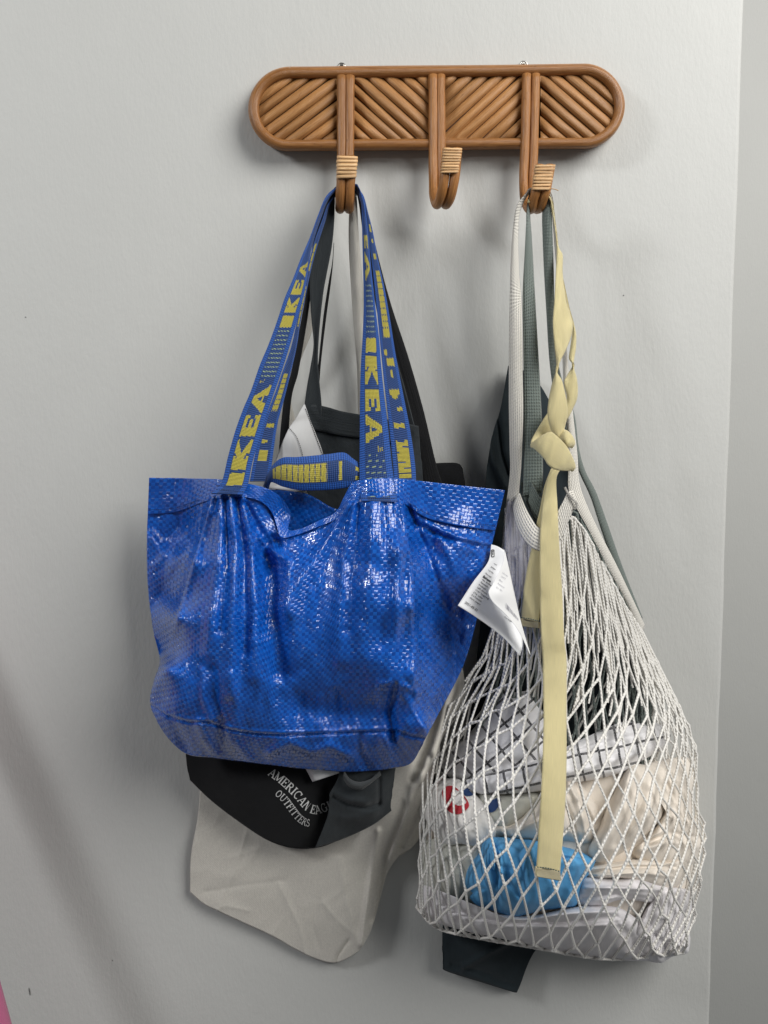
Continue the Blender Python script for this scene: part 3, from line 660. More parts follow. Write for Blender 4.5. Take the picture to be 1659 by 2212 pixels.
# sewn hem along the mouth and the folded loop peeping out below
a = crom(Z2([(655, 1470), (760, 1472), (900, 1510), (1100, 1545), (1340, 1592), (1392, 1602)]), 60); b_ = crom(Z2([(700, 1625), (780, 1640), (900, 1665), (1100, 1690), (1340, 1730), (1398, 1740)]), 60)
ribbon('hem', [(p[0], p[1]-.6, float(fc(p[0], p[1]))+.0022) for p in a[::6]], [(p[0], p[1], float(fc(p[0], p[1]))+.0022) for p in b_[::6]], M['charcoal'], char, n=60, m=10)
ribbon('folded_loop', Z7([(985, 285, .096), (1020, 330, .100), (1080, 350, .102), (1150, 330, .100), (1200, 285, .094)]), Z7([(990, 330, .094), (1020, 368, .098), (1070, 388, .100), (1110, 375, .099), (1205, 300, .092)]), cloth('faded charcoal webbing', (.055, .06, .062), 1400., .4, .2), char, n=50, m=8, bow=.003)
ribbon('strap', Z2([(655, 1600, .056), (655, 1460, .057), (672, 1330, .056), (690, 1230, .055), (712, 1080, .052), (700, 930, .050), (690, 780, .050), (690, 600, .052), (712, 400, .056), (770, 230, .060), (815, 120, .064), (850, 62, .067)])+[(738, 401, .069), (768, 401, .069)]+Z2([(1000, 62, .066), (1022, 110, .064), (1032, 170, .06), (1050, 260, .056), (1075, 420, .05), (1130, 700, .048), (1200, 1000, .05), (1300, 1350, .055), (1370, 1620, .058)]),
       Z2([(765, 1610, .056), (765, 1470, .057), (752, 1330, .056), (741, 1200, .055), (744, 1080, .054), (755, 930, .052), (775, 750, .050), (798, 620, .050), (830, 450, .052), (845, 300, .054), (850, 170, .056), (855, 80, .058)])+[(740, 407, .060), (766, 407, .060)]+Z2([(982, 70, .058), (995, 120, .055), (1008, 190, .052), (1020, 280, .05), (1040, 430, .046), (1090, 700, .045), (1150, 1000, .046), (1240, 1350, .05), (1300, 1620, .054)]),
       M['charcoal'], char, n=170, m=12, bow=-.003, t=.0016)
# pale coated flap with black stitching, a corner of the lining turned out
T = Z2([(650, 1462), (657, 1462)]); Bc = Z2([(400, 2000), (600, 2020), (800, 2000)])
X, Y = coons(T, Bc, Z2([(600, 1550), (555, 1612), (490, 1760)]), Z2([(690, 1560), (730, 1660), (775, 1790)]), 30, 40)
ff = rbf(Z2([(655, 1462, .058), (500, 1760, .088), (600, 1700, .094), (780, 1790, .080), (400, 2000, .094), (800, 2000, .09)]), 60)
sheet('turned_flap', X, Y, ff(X, Y), M['flap'], char)
def dashes(name, pts, n, w, depthf, mat, parent, duty=.72, eps=.0011, wig=0):
    c = crom(pts, n*2+1); q = []
    for i in range(n):
        a, b = c[2*i], c[2*i]+(c[2*i+2]-c[2*i])*duty
        t = (b-a)/np.linalg.norm(b-a); nm = np.array([-t[1], t[0]])*w/2
        k = np.array([a+nm, b+nm, b-nm, a-nm]); q.append(PP(k[:, 0], k[:, 1], depthf(k[:, 0], k[:, 1])+eps))
    return join_quads(name, q, mat, parent)
dashes('stitching', Z2([(660, 1490), (690, 1570), (725, 1665), (772, 1790)]), 26, 1.6, ff, M['thread_black'], char)
dashes('stitching', Z2([(552, 1612), (600, 1670), (630, 1745), (650, 1830)]), 20, 1.4, ff, M['thread_black'], char)
# white card peeping out below
tg_ = empty('paper_tag', P(690, 1680, .08), 'blank white paper tag hanging beside the white lettering on the black tote', 'tag')
X, Y = coons(Z7([(740, 230), (980, 230)]), Z7([(800, 345), (985, 285)]), [], [], 8, 8); sheet('tag_card', X, Y, .085+0*X+.002*np.sin(X/9), M['paper'], tg_, t=.0006)

# ================================================================== blue bag
blue = empty('blue_shopping_bag', P(640, 1650, .12), 'glossy blue woven plastic shopping bag with IKEA lettered straps on the first hook', 'shopping bag')
topc = Z3([(30, 38), (190, 40), (345, 44), (450, 60), (545, 84), (610, 125), (648, 190), (640, 262), (690, 262), (780, 222), (850, 185), (885, 120), (925, 58), (1000, 42), (1110, 40), (1250, 55), (1400, 72), (1590, 92)])
botc = Z3([(40, 1052), (100, 1160), (190, 1244), (300, 1262), (400, 1275), (550, 1293), (700, 1310), (800, 1318), (900, 1325), (1000, 1320), (1090, 1310), (1180, 1285), (1235, 1190)])
lefc = Z3([(24, 200), (20, 350), (24, 500), (45, 690), (76, 830), (52, 920), (34, 1000)])
rigc = Z3([(1545, 280), (1520, 380), (1470, 640), (1425, 810), (1380, 920), (1310, 1050)])
X, Y = coons(topc, botc, lefc, rigc, 300, 260)
BC = [(30, 40, .070), (180, 60, .076), (330, 80, .130), (430, 105, .140), (545, 100, .136), (640, 200, .118), (650, 262, .128), (760, 235, .134), (870, 170, .140), (960, 120, .150), (1110, 120, .150), (1190, 150, .128), (1400, 150, .102), (1585, 100, .094),
      (22, 300, .066), (30, 500, .066), (76, 830, .074), (38, 1010, .100), (120, 330, .068), (190, 240, .072), (110, 560, .078), (85, 720, .080),
      (285, 190, .126), (225, 400, .138), (150, 650, .144), (95, 860, .134), (430, 400, .150), (430, 700, .168), (400, 950, .164), (250, 900, .154), (600, 480, .150), (600, 800, .168), (640, 1000, .154),
      (800, 400, .152), (800, 750, .168), (900, 1000, .148), (1000, 400, .164), (1000, 700, .172), (1150, 350, .172), (1185, 600, .180), (1195, 900, .168), (1238, 1130, .152),
      (1240, 330, .116), (1300, 600, .100), (1340, 760, .096), (1290, 950, .122), (1400, 320, .118), (1420, 470, .108), (1510, 330, .092), (1470, 640, .078), (1400, 860, .078), (1290, 1080, .106),
      (120, 1075, .136), (300, 1108, .148), (620, 1165, .144), (1000, 1150, .138), (1150, 1150, .146), (130, 1170, .110), (190, 1240, .100), (400, 1272, .098), (700, 1305, .098), (900, 1322, .098), (1090, 1305, .100), (1180, 1280, .110), (450, 1215, .124), (800, 1240, .122), (1050, 1235, .122)]
fbag = rbf(Z3(BC), 16)
D = fbag(X, Y)
FOLDS = [([(310, 120), (215, 450), (110, 780), (40, 1000)], (5, 9), (.010, .006)), ([(345, 115), (330, 400), (290, 800)], (5, 14), (.006, .006)), ([(385, 115), (410, 330), (400, 640), (380, 980)], (4, 13), (.007, .007)), ([(440, 115), (480, 330), (500, 560), (490, 900)], (4, 12), (.008, .006)),
         ([(362, 115), (375, 400), (345, 700)], (3, 9), (-.005, -.005)), ([(415, 115), (448, 400), (450, 800)], (3, 8), (-.005, -.005)), ([(455, 150), (530, 300), (560, 420)], (4, 10), (-.008, -.006)),
         ([(520, 300), (545, 345), (600, 375), (640, 400)], (5, 8), (.009, .005)), ([(600, 320), (570, 300), (540, 330)], 7, -.007), ([(640, 400), (640, 500), (620, 620)], (6, 10), (.006, .003)), ([(560, 420), (590, 520), (580, 640)], (6, 12), (-.004, -.003)),
         ([(905, 150), (800, 330), (700, 480), (640, 600)], (5, 16), (.008, .004)), ([(930, 150), (880, 400), (860, 650), (870, 830)], (4, 14), (.005, .004)), ([(950, 160), (930, 420), (905, 700)], (4, 9), (-.004, -.004)), ([(1010, 150), (1000, 420), (960, 700)], (5, 14), (.004, .004)), ([(1060, 150), (1080, 430), (1050, 760)], (4, 12), (-.004, -.004)),
         ([(1135, 150), (1180, 400), (1190, 640), (1195, 900), (1242, 1130)], (5, 11), (.008, .006)), ([(1110, 160), (1130, 420), (1110, 700), (1080, 900)], (4, 10), (.004, .004)),
         ([(1170, 160), (1260, 400), (1340, 640), (1390, 820)], (4, 12), (-.012, -.006)), ([(1190, 230), (1320, 290), (1460, 330)], 5, -.006), ([(1250, 240), (1380, 300), (1540, 325)], 5, .005), ([(1300, 300), (1370, 420), (1400, 520)], (8, 12), (.006, .001)),
         ([(1110, 940), (1085, 1060), (1105, 1180)], 7, -.010), ([(1110, 940), (1160, 1010), (1230, 1120)], 7, .004), ([(1050, 940), (1110, 930), (1170, 960)], 6, .005), ([(1205, 980), (1165, 1080), (1120, 1180)], 6, .005),
         ([(1210, 660), (1250, 780), (1330, 900)], 8, -.005), ([(260, 880), (265, 1000), (300, 1090)], (6, 5), (.006, .003)), ([(310, 880), (320, 1010), (345, 1110)], (8, 5), (-.006, -.004)), ([(395, 900), (400, 1050), (420, 1140)], 8, .004),
         ([(130, 1090), (180, 1190), (200, 1240)], 8, -.004), ([(250, 1110), (270, 1180), (330, 1250)], 9, .006), ([(330, 1110), (340, 1190), (330, 1260)], 7, -.006), ([(380, 1140), (400, 1200), (470, 1270)], 9, .005),
         ([(560, 1240), (650, 1200), (740, 1240), (820, 1210), (900, 1250)], 8, .006), ([(950, 1170), (960, 1250), (990, 1310)], 8, -.005), ([(1060, 1180), (1080, 1240), (1090, 1300)], 8, .005), ([(780, 1000), (775, 1120)], 7, .003), ([(850, 980), (850, 1130)], 7, -.003), ([(930, 1010), (930, 1130)], 7, .003), ([(700, 880), (690, 1120)], 12, -.003),
         ([(40, 300), (130, 420), (200, 330)], 8, .004), ([(60, 420), (150, 300), (240, 220)], 6, .004), ([(50, 600), (110, 500), (190, 400)], 7, -.003), ([(1440, 380), (1400, 520), (1390, 640)], 7, -.004), ([(1430, 700), (1360, 860), (1280, 1000)], 7, .004)]
for pts, w, h in [([(545, 380), (565, 600), (610, 880)], 26, -.014), ([(400, 260), (380, 560), (320, 900)], 40, .009), ([(1010, 220), (990, 500), (960, 800)], 55, .010), ([(700, 1040), (880, 1070), (1060, 1060)], 34, -.013), ([(700, 420), (640, 620)], 24, .006)]:
    D = D+ridge(X, Y, Z3(pts), w, h)
wid = lambda w: tuple(q*1.35 for q in w) if isinstance(w, tuple) else w*1.35
for pts, w, h in FOLDS: D = D+.95*ridge(X, Y, Z3(pts), wid(w), h)
seam = [(34, 1030), (110, 1082), (200, 1108), (290, 1108), (330, 1122), (400, 1146), (500, 1160), (620, 1166), (800, 1158), (1000, 1150), (1110, 1146), (1180, 1170), (1236, 1178)]
D = D+ridge(X, Y, Z3(seam), 2.6, -.0038)+ridge(X, Y, [(x, y-7) for x, y in Z3(seam)], 4, .0016)
vv = np.linspace(0, 1, 260)[:, None]
D = D+.0014*fbm(X/26, Y/70, 21, 2)+.0005*creases(X/30, Y/44, 31)*np.clip(vv*6, 0, 1)
def fD(x, y): return fbag(x, y)
sheet('front_panel', X, Y, D, M['blue'], blue, t=.0007, uvs=(.46, .36))
# back panel and the shadowy inside
Xb, Yb = coons(Z3([(40, 60), (400, 80), (700, 100), (880, 175), (1100, 80), (1580, 105)]), botc, lefc, rigc, 120, 100)
fbk = rbf(Z3([(30, 40, .064), (400, 80, .078), (700, 100, .074), (880, 175, .080), (1100, 80, .078), (1590, 95, .086), (30, 500, .060), (76, 830, .068), (700, 600, .078), (1470, 640, .074), (40, 1050, .095), (400, 1270, .092), (900, 1320, .092), (1235, 1190, .098), (1340, 760, .086), (150, 600, .064)]), 40)
sheet('back_panel', Xb, Yb, fbk(Xb, Yb)-.003+.0015*fbm(Xb/40, Yb/40, 4), M['blue'], blue, uvs=(.46, .36))
# folded hem along the mouth
hemn = 34
tt = np.linspace(0, 1, hemn)[:, None]; nh = 300
hb = crom(Z3([(24, 196), (150, 185), (255, 145), (320, 128), (430, 118), (520, 140), (570, 190), (590, 245), (612, 296), (690, 280), (780, 246), (850, 214), (878, 165), (920, 142), (1000, 140), (1120, 140), (1180, 168), (1260, 215), (1400, 246), (1548, 268)]), nh)
ht = crom(topc, nh); Xh = ht[None, :, 0]*(1-tt)+hb[None, :, 0]*tt; Yh = ht[None, :, 1]*(1-tt)+hb[None, :, 1]*tt
Dh = fbag(Xh, Yh)
for pts, w, h in FOLDS[:30]: Dh = Dh+ridge(Xh, Yh, Z3(pts), w, h)*.6
Dh = Dh+.0014*fbm(Xh/26, Yh/70, 21, 2)+.0042
sheet('hem', Xh, Yh-1.2*(1-tt), Dh, M['blue'], blue, t=.0012, uvs=(.46, .05))
hemd = lambda x, y: fbag(x, y)+.0014*fbm(np.asarray(x)/26, np.asarray(y)/70, 21, 2)+.0048
dashes('stitching', Z3([(1175, 148), (1260, 196), (1400, 226), (1550, 246)]), 40, 1.3, lambda x, y: hemd(x, y)+.0015, M['stitch'], blue)
dashes('stitching', Z3([(30, 176), (150, 166), (250, 130)]), 24, 1.3, lambda x, y: hemd(x, y)+.0015, M['stitch'], blue)
# straps: one long loop in front, one behind, one short handle
def inband(y, a, b): return (y >= min(a, b)) & (y <= max(a, b))
def glyph(ch, x, y):
    """block letter: x along the reading direction 0..1, y upwards 0..1"""
    if ch == 'I': return (x > .0) & (x < 1)
    if ch == 'K':
        st = x < .36; ser = ((y < .16) | (y > .84)) & (x < .46)
        up_ = (np.abs((x-.30)-(y-.50)*1.15) < .20) & (y > .45) & (x > .3); dn = (np.abs((x-.30)-(.55-y)*1.2) < .22) & (y < .6) & (x > .3)
        s2 = ((y > .86) | (y < .14)) & (x > .55)
        return st | ser | up_ | dn | s2
    if ch == 'E': return (x < .42) | (y > .76) | (y < .24) | ((np.abs(y-.5) < .11) & (x < .8)) | ((x > .84) & ((y > .66) | (y < .34)))
    if ch == 'A':
        c = .5; body = (np.abs(x-c) < .10+.40*(1-y)); hole = (np.abs(x-c-.02) < .02+.16*(.62-y)/.62) & (y < .66) & (y > .36); legs = (np.abs(x-c) < .13) & (y < .24)
        return (body & ~hole & ~legs) | ((y < .14) & (np.abs(np.abs(x-c)-.32) < .17))
def zy(y): return (y-384.0)/.3347
def pat_front(x, y, t, s):
    """t: 0 = inner edge, 1 = outer edge"""
    Yz = zy(y); left = s < .5; m = np.zeros(y.shape, int)
    m[(t < .19) | (t > .81)] = 1
    band = (t > .22) & (t < .80); tb = (t-.22)/.58
    def put(ch, a, b, side):
        nonlocal m
        xr = (Yz-a)/(b-a); ok = band & (side == left) & (xr >= 0) & (xr <= 1)
        m = np.where(ok & glyph(ch, xr, tb), 2, m)
    for ch, a, b in (('I', 1985, 1905), ('K', 1885, 1690), ('E', 1668, 1532), ('A', 1520, 1338), ('I', 965, 890), ('K', 870, 775), ('E', 755, 660), ('A', 640, 540)): put(ch, a, b, True)
    for ch, a, b in (('E', 370, 455), ('A', 475, 665), ('I', 1035, 1125), ('K', 1150, 1335), ('E', 1365, 1505), ('A', 1525, 1715)): put(ch, a, b, False)
    # small registered mark, then a run of thin woven lines
    for a, b, sd in ((1320, 1300, True), (1735, 1765, False)): m = np.where((inband(Yz, a, b)) & (tb > .62) & (tb < .95) & (left == sd) & (((Yz*.31).astype(int)+(tb*9).astype(int)) % 2 == 0) & band, 2, m)
    ln = lambda a, b, p: inband(Yz, a, b) & (np.mod(Yz, p) < 6)
    m = np.where(band & left & ln(1290, 985, 29), 3, m); m = np.where(band & ~left & (ln(690, 1010, 33) | ln(1790, 2090, 38)), 3, m)
    return m
def pat_back(x, y, t, s):
    Yz = zy(y); left = s < .5; m = np.zeros(y.shape, int); m[(t < .17) | (t > .83)] = 1
    band = (t > .24) & (t < .76)
    def blk(a, b, sd, t0=.24, t1=.76, div=0):
        nonlocal m
        ok = inband(Yz, a, b) & (t > t0) & (t < t1) & (left == sd)
        if div: ok &= np.mod(Yz, div) > 5
        m = np.where(ok, 2, m)
    blk(1265, 1505, True, .3, .75, 34); blk(1585, 1612, True); blk(1690, 1712, True, .45, .8); blk(1760, 1830, True, .3, .8); blk(700, 960, True, .3, .7, 45); blk(420, 600, True, .3, .7, 60)
    blk(300, 350, False, .35, .7); blk(395, 420, False, .4, .7); blk(490, 525, False, .35, .75); blk(600, 975, False, .3, .8, 42); blk(975, 1030, False, .3, .8)
    blk(1110, 1145, False, .2, .4); blk(1165, 1215, False, .3, .8); blk(1240, 1290, False, .45, .6); blk(1365, 1400, False, .24, .78); blk(1400, 1425, False, .36, .66); blk(1480, 1505, False, .5, .8); blk(1585, 1615, False); blk(1695, 1940, False, .24, .8, 34)
    return m
A_L = [(50, 2035), (118, 1965), (160, 1800), (205, 1640), (255, 1500), (310, 1370), (365, 1210), (420, 1080), (475, 930), (525, 780), (580, 650), (630, 520), (690, 380), (745, 230), (800, 110)]
A_R = [(255, 2045), (290, 1975), (320, 1830), (365, 1680), (405, 1545), (450, 1410), (500, 1270), (545, 1130), (590, 980), (620, 870), (650, 760), (672, 640), (688, 520), (715, 400), (765, 250), (812, 130)]
C_L = [(985, 85), (1018, 160), (1024, 250), (1027, 400), (1032, 600), (1036, 800), (1030, 1000), (1018, 1200), (1012, 1400), (1010, 1650), (1008, 1900), (1012, 2030), (1020, 2085)]
C_R = [(1005, 62), (1040, 150), (1056, 280), (1068, 400), (1082, 560), (1097, 700), (1117, 880), (1137, 1050), (1148, 1200), (1168, 1400), (1192, 1600), (1218, 1850), (1240, 2000), (1255, 2090)]
def lerpd(pts, d0, d1, pw=1.0):
    n = len(pts); return [(p[0], p[1], d0+(d1-d0)*(i/(n-1))**pw) for i, p in enumerate(pts)]
MS = [M['strap_navy'], M['strap_edge'], M['strap_yellow'], M['strap_pale']]
inner = Z2(lerpd(A_R, .1500, .066))+[(742, 405, .0605), (764, 405, .0605)]+Z2(lerpd(C_L, .066, .1585))
outer = Z2(lerpd(A_L, .1480, .074))+[(738, 399, .0735), (768, 399, .0735)]+Z2(lerpd(C_R, .074, .1570))
ribbon('front_strap', inner, outer, MS, blue, n=620, m=34, bow=.003, pat=pat_front, t=.0014)
B_L = [(300, 1960), (340, 1760), (395, 1570), (460, 1400), (512, 1250), (565, 1100), (598, 960), (628, 820), (655, 700), (680, 560), (715, 420), (765, 280), (815, 150)]
B_R = [(430, 1960), (455, 1760), (480, 1590), (520, 1440), (560, 1280), (602, 1100), (625, 950), (648, 830), (672, 710), (700, 580), (740, 430), (785, 290), (825, 160)]
D_L = [(1020, 120), (1048, 230), (1066, 370), (1090, 560), (1112, 760), (1140, 1050), (1165, 1300), (1200, 1600), (1225, 1850), (1235, 1990)]
D_R = [(1032, 110), (1066, 230), (1096, 350), (1125, 510), (1168, 700), (1204, 900), (1244, 1150), (1292, 1400), (1340, 1650), (1368, 1850), (1376, 1990)]
inner = Z2(lerpd(B_R, .098, .060))+[(742, 412, .055), (764, 412, .055)]+Z2(lerpd(D_L, .060, .108))
outer = Z2(lerpd(B_L, .100, .062))+[(740, 406, .063), (766, 406, .063)]+Z2(lerpd(D_R, .062, .104))
ribbon('back_strap', inner, outer, MS, blue, n=560, m=30, bow=.002, pat=pat_back, t=.0014)
def pat_short(x, y, t, s):
    xz = (x-438.9)/.3347; m = np.zeros(y.shape, int); m[(t < .2) | (t > .8)] = 1; b = (t > .25) & (t < .78)
    m = np.where(b & inband(xz, 455, 800) & (np.mod(xz, 36) > 5), 2, m); m = np.where(b & inband(xz, 875, 895), 2, m); m = np.where((((t > .25) & (t < .42)) | ((t > .6) & (t < .78))) & inband(xz, 980, 1005), 2, m); return m
ribbon('short_handle', Z2([(395, 1990, .122), (440, 1880, .132), (510, 1812, .140), (600, 1805, .143), (700, 1797, .144), (810, 1786, .143), (905, 1777, .141), (960, 1815, .138), (1040, 1875, .134), (1120, 1960, .130)]),
       Z2([(410, 2020, .122), (440, 1960, .130), (520, 1990, .137), (620, 2012, .140), (720, 2014, .141), (820, 2010, .141), (910, 2000, .140), (980, 1990, .138), (1050, 1990, .134), (1120, 2040, .130)]), MS, blue, n=300, m=26, bow=.004, pat=pat_short, t=.0014)
sA = lambda x, y: np.full(np.shape(x), .1515); sC = lambda x, y: np.full(np.shape(x), .1615)
for row in ((1985, 2000), (2012, 2028)): dashes('stitching', Z2([(85, row[0]), (262, row[1])]), 12, 1.3, lambda x, y: np.full(np.shape(x), .1545), M['stitch'], blue)
for row in ((2025, 2030), (2068, 2070)): dashes('stitching', Z2([(1022, row[0]), (1240, row[1])]), 15, 1.4, lambda x, y: np.full(np.shape(x), .1640), M['stitch'], blue)

# care label sewn in the side seam
l1 = rbf(Z8([(680, 345, .095), (870, 430, .100), (630, 600, .105), (420, 880, .128), (195, 1230, .150), (600, 1300, .140), (700, 1570, .146), (1090, 1965, .150), (1130, 1760, .140), (850, 900, .112)]), 20)
X, Y = coons(Z8([(680, 345), (770, 372), (872, 430)]), Z8([(195, 1232), (430, 1380), (700, 1570), (900, 1740), (1100, 1965)]), Z8([(632, 600), (420, 885)]), Z8([(880, 640), (960, 1000), (1080, 1400), (1135, 1760)]), 30, 40)
lab = sheet('care_label', X, Y, l1(X, Y), M['paper'], blue, t=.0003)
l2 = rbf(Z8([(880, 455, .112), (840, 640, .140), (700, 920, .160), (645, 1060, .166), (720, 1200, .166), (900, 1370, .162), (1080, 1600, .158), (1250, 1950, .156), (940, 700, .132), (1090, 1380, .144), (1160, 1640, .150), (800, 1050, .162), (950, 1150, .153)]), 20)
X, Y = coons(Z8([(872, 440), (882, 446)]), Z8([(1246, 1945), (1252, 1950)]), Z8([(845, 630), (705, 915), (648, 1010), (648, 1080), (710, 1190), (900, 1372), (1080, 1602)]), Z8([(940, 700), (1012, 1030), (1090, 1380), (1160, 1640)]), 26, 60)
sheet('front_leaf', X, Y, l2(X, Y), M['paper'], lab, t=.0003)
xd = np.array([.82, .57]); xd /= np.linalg.norm(xd); yd = np.array([xd[1], -xd[0]])
def lt(txt, zx, zy_, size, bold=0, mat='ink', f=l1, xs=1.0, nm='print'): return font_text(nm, txt, Z8([(zx, zy_)])[0], xd, yd, size, f, M[mat], lab, bold, .0006, xs)
lt('2021-05-31', 290, 1195, 7.2, .012); lt('Bahasa', 553, 820, 7.6, .03)
lines = ['No. Artikel', 'Pemasok:', 'Produksi:', 'CBD Bintaro', '17/A7 Tangerang', 'CTA, Lebar', 'De Petunjuk', 'dicuci, Jangan']
for i, s_ in enumerate(lines): lt(s_, 545-26*i, 862+37*i, 5.2, .01)
for i, s_ in enumerate(['Petunjuk', 'Lot No.', 'Jangan', 'cuci']): lt(s_, 590+42*i, 770-48*i, 4.6, .006)
for i in range(2): lt('Cuci tangan', 890-22*i, 1370+30*i, 4.2, .006)
for i, s_ in enumerate(['Ukuran', '12473', 'Blue', 'Pemasok', 'Art. No.']): font_text('print', s_, Z8([(835-22*i, 760+52*i)])[0], xd, yd, 5.0, l2, M['ink_pale'], lab, .0, .0008)
# barcode
qs = []; xx = 0
while xx < 25:
    w = random.choice([.5, .5, .9, 1.3]); o = np.array(Z8([(895, 1190)])[0])+np.array([.62, .785])*xx*1.75
    dn = np.array([-.10, 1.0])*(13.5-.28*xx); k = np.array([o, o+np.array([.62, .785])*w*1.4, o+np.array([.62, .785])*w*1.4+dn*.8, o+dn*.8]); qs.append(PP(k[:, 0], k[:, 1], l2(k[:, 0], k[:, 1])+.001)); xx += w+random.choice([.5, .8, 1.1])
join_quads('barcode', qs, M['ink_pale'], lab)
# small oval mark at the top of the label
a = np.linspace(0, 2*np.pi, 13)[:-1]; o = np.array(Z8([(703, 475)])[0])
k = np.stack([o[0]+3.6*np.sign(np.cos(a))*np.abs(np.cos(a))**.4, o[1]+8.6*np.sign(np.sin(a))*np.abs(np.sin(a))**.4], 1); join_quads('logo_mark', [PP(k[:, 0], k[:, 1], l1(k[:, 0], k[:, 1])+.0006)[::-1]], M['ink'], lab)
k = np.stack([o[0]+2.6*np.cos(a), o[1]+7.2*np.sin(a)], 1); join_quads('logo_oval', [PP(k[:, 0], k[:, 1], l1(k[:, 0], k[:, 1])+.0009)[::-1]], M['paper'], lab)
font_text('logo_lettering', 'IKEA', (o[0]-1.7, o[1]-6.2), np.array([0., 1.]), np.array([1., 0.])*1.0, 5.0, l1, M['ink'], lab, .03, .0012)

# ================================================================== slate tote behind the net bag
slate = empty('slate_tote', P(1060, 2080, .02), 'dark slate twill tote behind the white net bag, folded bottom corner hanging below it', 'tote bag')
X, Y = coons([(1098, 790), (1130, 800), (1165, 830), (1185, 862)], [(957, 2088), (964, 2098), (1040, 2122), (1108, 2143), (1117, 2143)], [(1082, 880), (1062, 950), (1049, 1050), (1046, 1250), (1010, 1600), (960, 1960)], [(1230, 1000), (1330, 1300), (1390, 1500), (1400, 1750), (1300, 1960), (1168, 2040)], 90, 220)
fs = rbf([(1098, 800, .025), (1180, 860, .025), (1062, 950, .045), (1049, 1100, .055), (1200, 1300, .035), (1046, 1250, .04), (1010, 1600, .02), (1300, 1500, .03), (1380, 1700, .02), (957, 2080, .028), (1040, 2110, .030), (1117, 2142, .024), (1165, 2045, .018), (1060, 2040, .040), (970, 2000, .024), (1100, 2080, .026)], 40)
D = fs(X, Y)+ridge(X, Y, [(1000, 2090), (1060, 2055), (1110, 2030)], 6, .006)+ridge(X, Y, [(975, 2085), (1040, 2102), (1105, 2130)], 4, -.004)+ridge(X, Y, Z4([(270, 1600), (300, 1850), (345, 1990)]), 5, -.008)+ridge(X, Y, Z4([(215, 1760), (240, 1900), (330, 2080)]), 6, .007)+.0015*fbm(X/40, Y/50, 8)
sheet('front_panel', X, Y, np.maximum(D, .006), M['slate'], slate); sheet('back_panel', X, Y, np.maximum(np.minimum(D-.006, .012), .003), M['slate'], slate)

# ================================================================== net depth shared by bag, contents and belt
ND = [(1095, 1095, .075), (1165, 1185, .098), (1230, 1125, .100), (1310, 1250, .085), (1390, 1365, .065), (1080, 1250, .075), (1050, 1400, .068), (985, 1500, .07), (930, 1620, .078), (912, 1720, .085), (905, 1850, .088), (900, 1960, .090),
      (1200, 1350, .115), (1300, 1450, .105), (1440, 1470, .065), (1500, 1600, .075), (1508, 1720, .080), (1525, 1800, .080), (1505, 1950, .085), (1480, 2055, .09), (1120, 1450, .105), (1150, 1600, .145), (1050, 1650, .140), (1000, 1800, .155), (1150, 1800, .178), (1300, 1650, .155), (1350, 1800, .168), (1430, 1750, .145), (1450, 1900, .145), (1250, 1900, .178), (1050, 1920, .165), (1150, 1960, .172), (1000, 2000, .120), (1140, 2040, .118), (1300, 2068, .118), (1420, 2062, .115), (1330, 2000, .165), (950, 1900, .130), (960, 1750, .135)]
netd = rbf(ND, 30)
def cont(off, extra=None):
    return (lambda X, Y: netd(X, Y)-.010-off) if extra is None else (lambda X, Y: netd(X, Y)-.010-off+extra(X, Y))
def foldf(lst, amp=.002, sc=40, seed=0, mapz=Z6, cr=0):
    def f(X, Y):
        r = amp*.5*fbm(X/(sc*1.6), Y/(sc*1.6), seed, 2)+.0006*creases(X/(sc*2)+Y/(sc*5), Y/(sc*1.7)-X/(sc*6), seed+5)
        if cr: r = r+cr*creases(X/(sc*1.1), Y/(sc*1.3), seed+5)
        for pts, w, h in lst: r = r+ridge(X, Y, mapz(pts), w, h)
        return r
    return f
# --- things in the net bag
cs = empty('cotton_sheet', P(1200, 1800, .08), 'plain cream cotton sheet stuffed at the back of the net bag behind the other cloths', 'cloth')
pillow('sheet_bundle', Z6([(110, 900), (200, 700), (480, 660), (800, 560), (1150, 520), (1400, 560), (1480, 800), (1500, 1050), (1460, 1300), (1300, 1480), (800, 1430), (300, 1330), (110, 1220)]), cont(.034), M['cream'], cs, edge=.03, back=.02, fold=foldf([([(300, 900), (700, 860), (1200, 900)], 14, .008), ([(500, 1000), (900, 1100), (1300, 1080)], 12, -.008)], .003, 30, 15), wob=1, seed=3)
tw = empty('checked_towel', P(1130, 1680, .1), 'white towel with thin black grid lines, rolled on top inside the net bag', 'towel')
pillow('upper_fold', Z6([(150, 590), (210, 480), (330, 380), (430, 230), (505, 110), (565, 165), (650, 170), (740, 320), (780, 480), (700, 560), (520, 640), (330, 640)]), cont(.012), M['towel'], tw, rot=R(50), edge=.045, back=.02, fold=foldf([([(200, 560), (420, 560), (700, 520)], 10, -.004), ([(520, 140), (600, 350), (640, 520)], 14, .005)], .003, 35, 3), wob=1.2, seed=2)
pillow('rolled_edge', Z6([(280, 640), (420, 590), (700, 510), (860, 440), (1050, 350), (1180, 312), (1290, 318), (1365, 350), (1368, 440), (1240, 520), (1130, 585), (990, 622), (840, 645), (720, 680), (480, 702), (370, 695)]), cont(.006), M['towel'], tw, rot=R(-12), edge=.030, back=.02, centre=Z6([(800, 560)])[0], fold=foldf([([(420, 620), (700, 545), (1000, 440), (1300, 370)], 6, -.005), ([(500, 690), (800, 600), (1200, 490)], 8, .004)], .002, 30, 8), wob=.8, seed=5)
rd = empty('printed_cotton_tote', P(985, 1760, .1), 'rolled white cotton tote with a red ring and navy print in the net bag', 'tote bag')
dp = cont(.004)
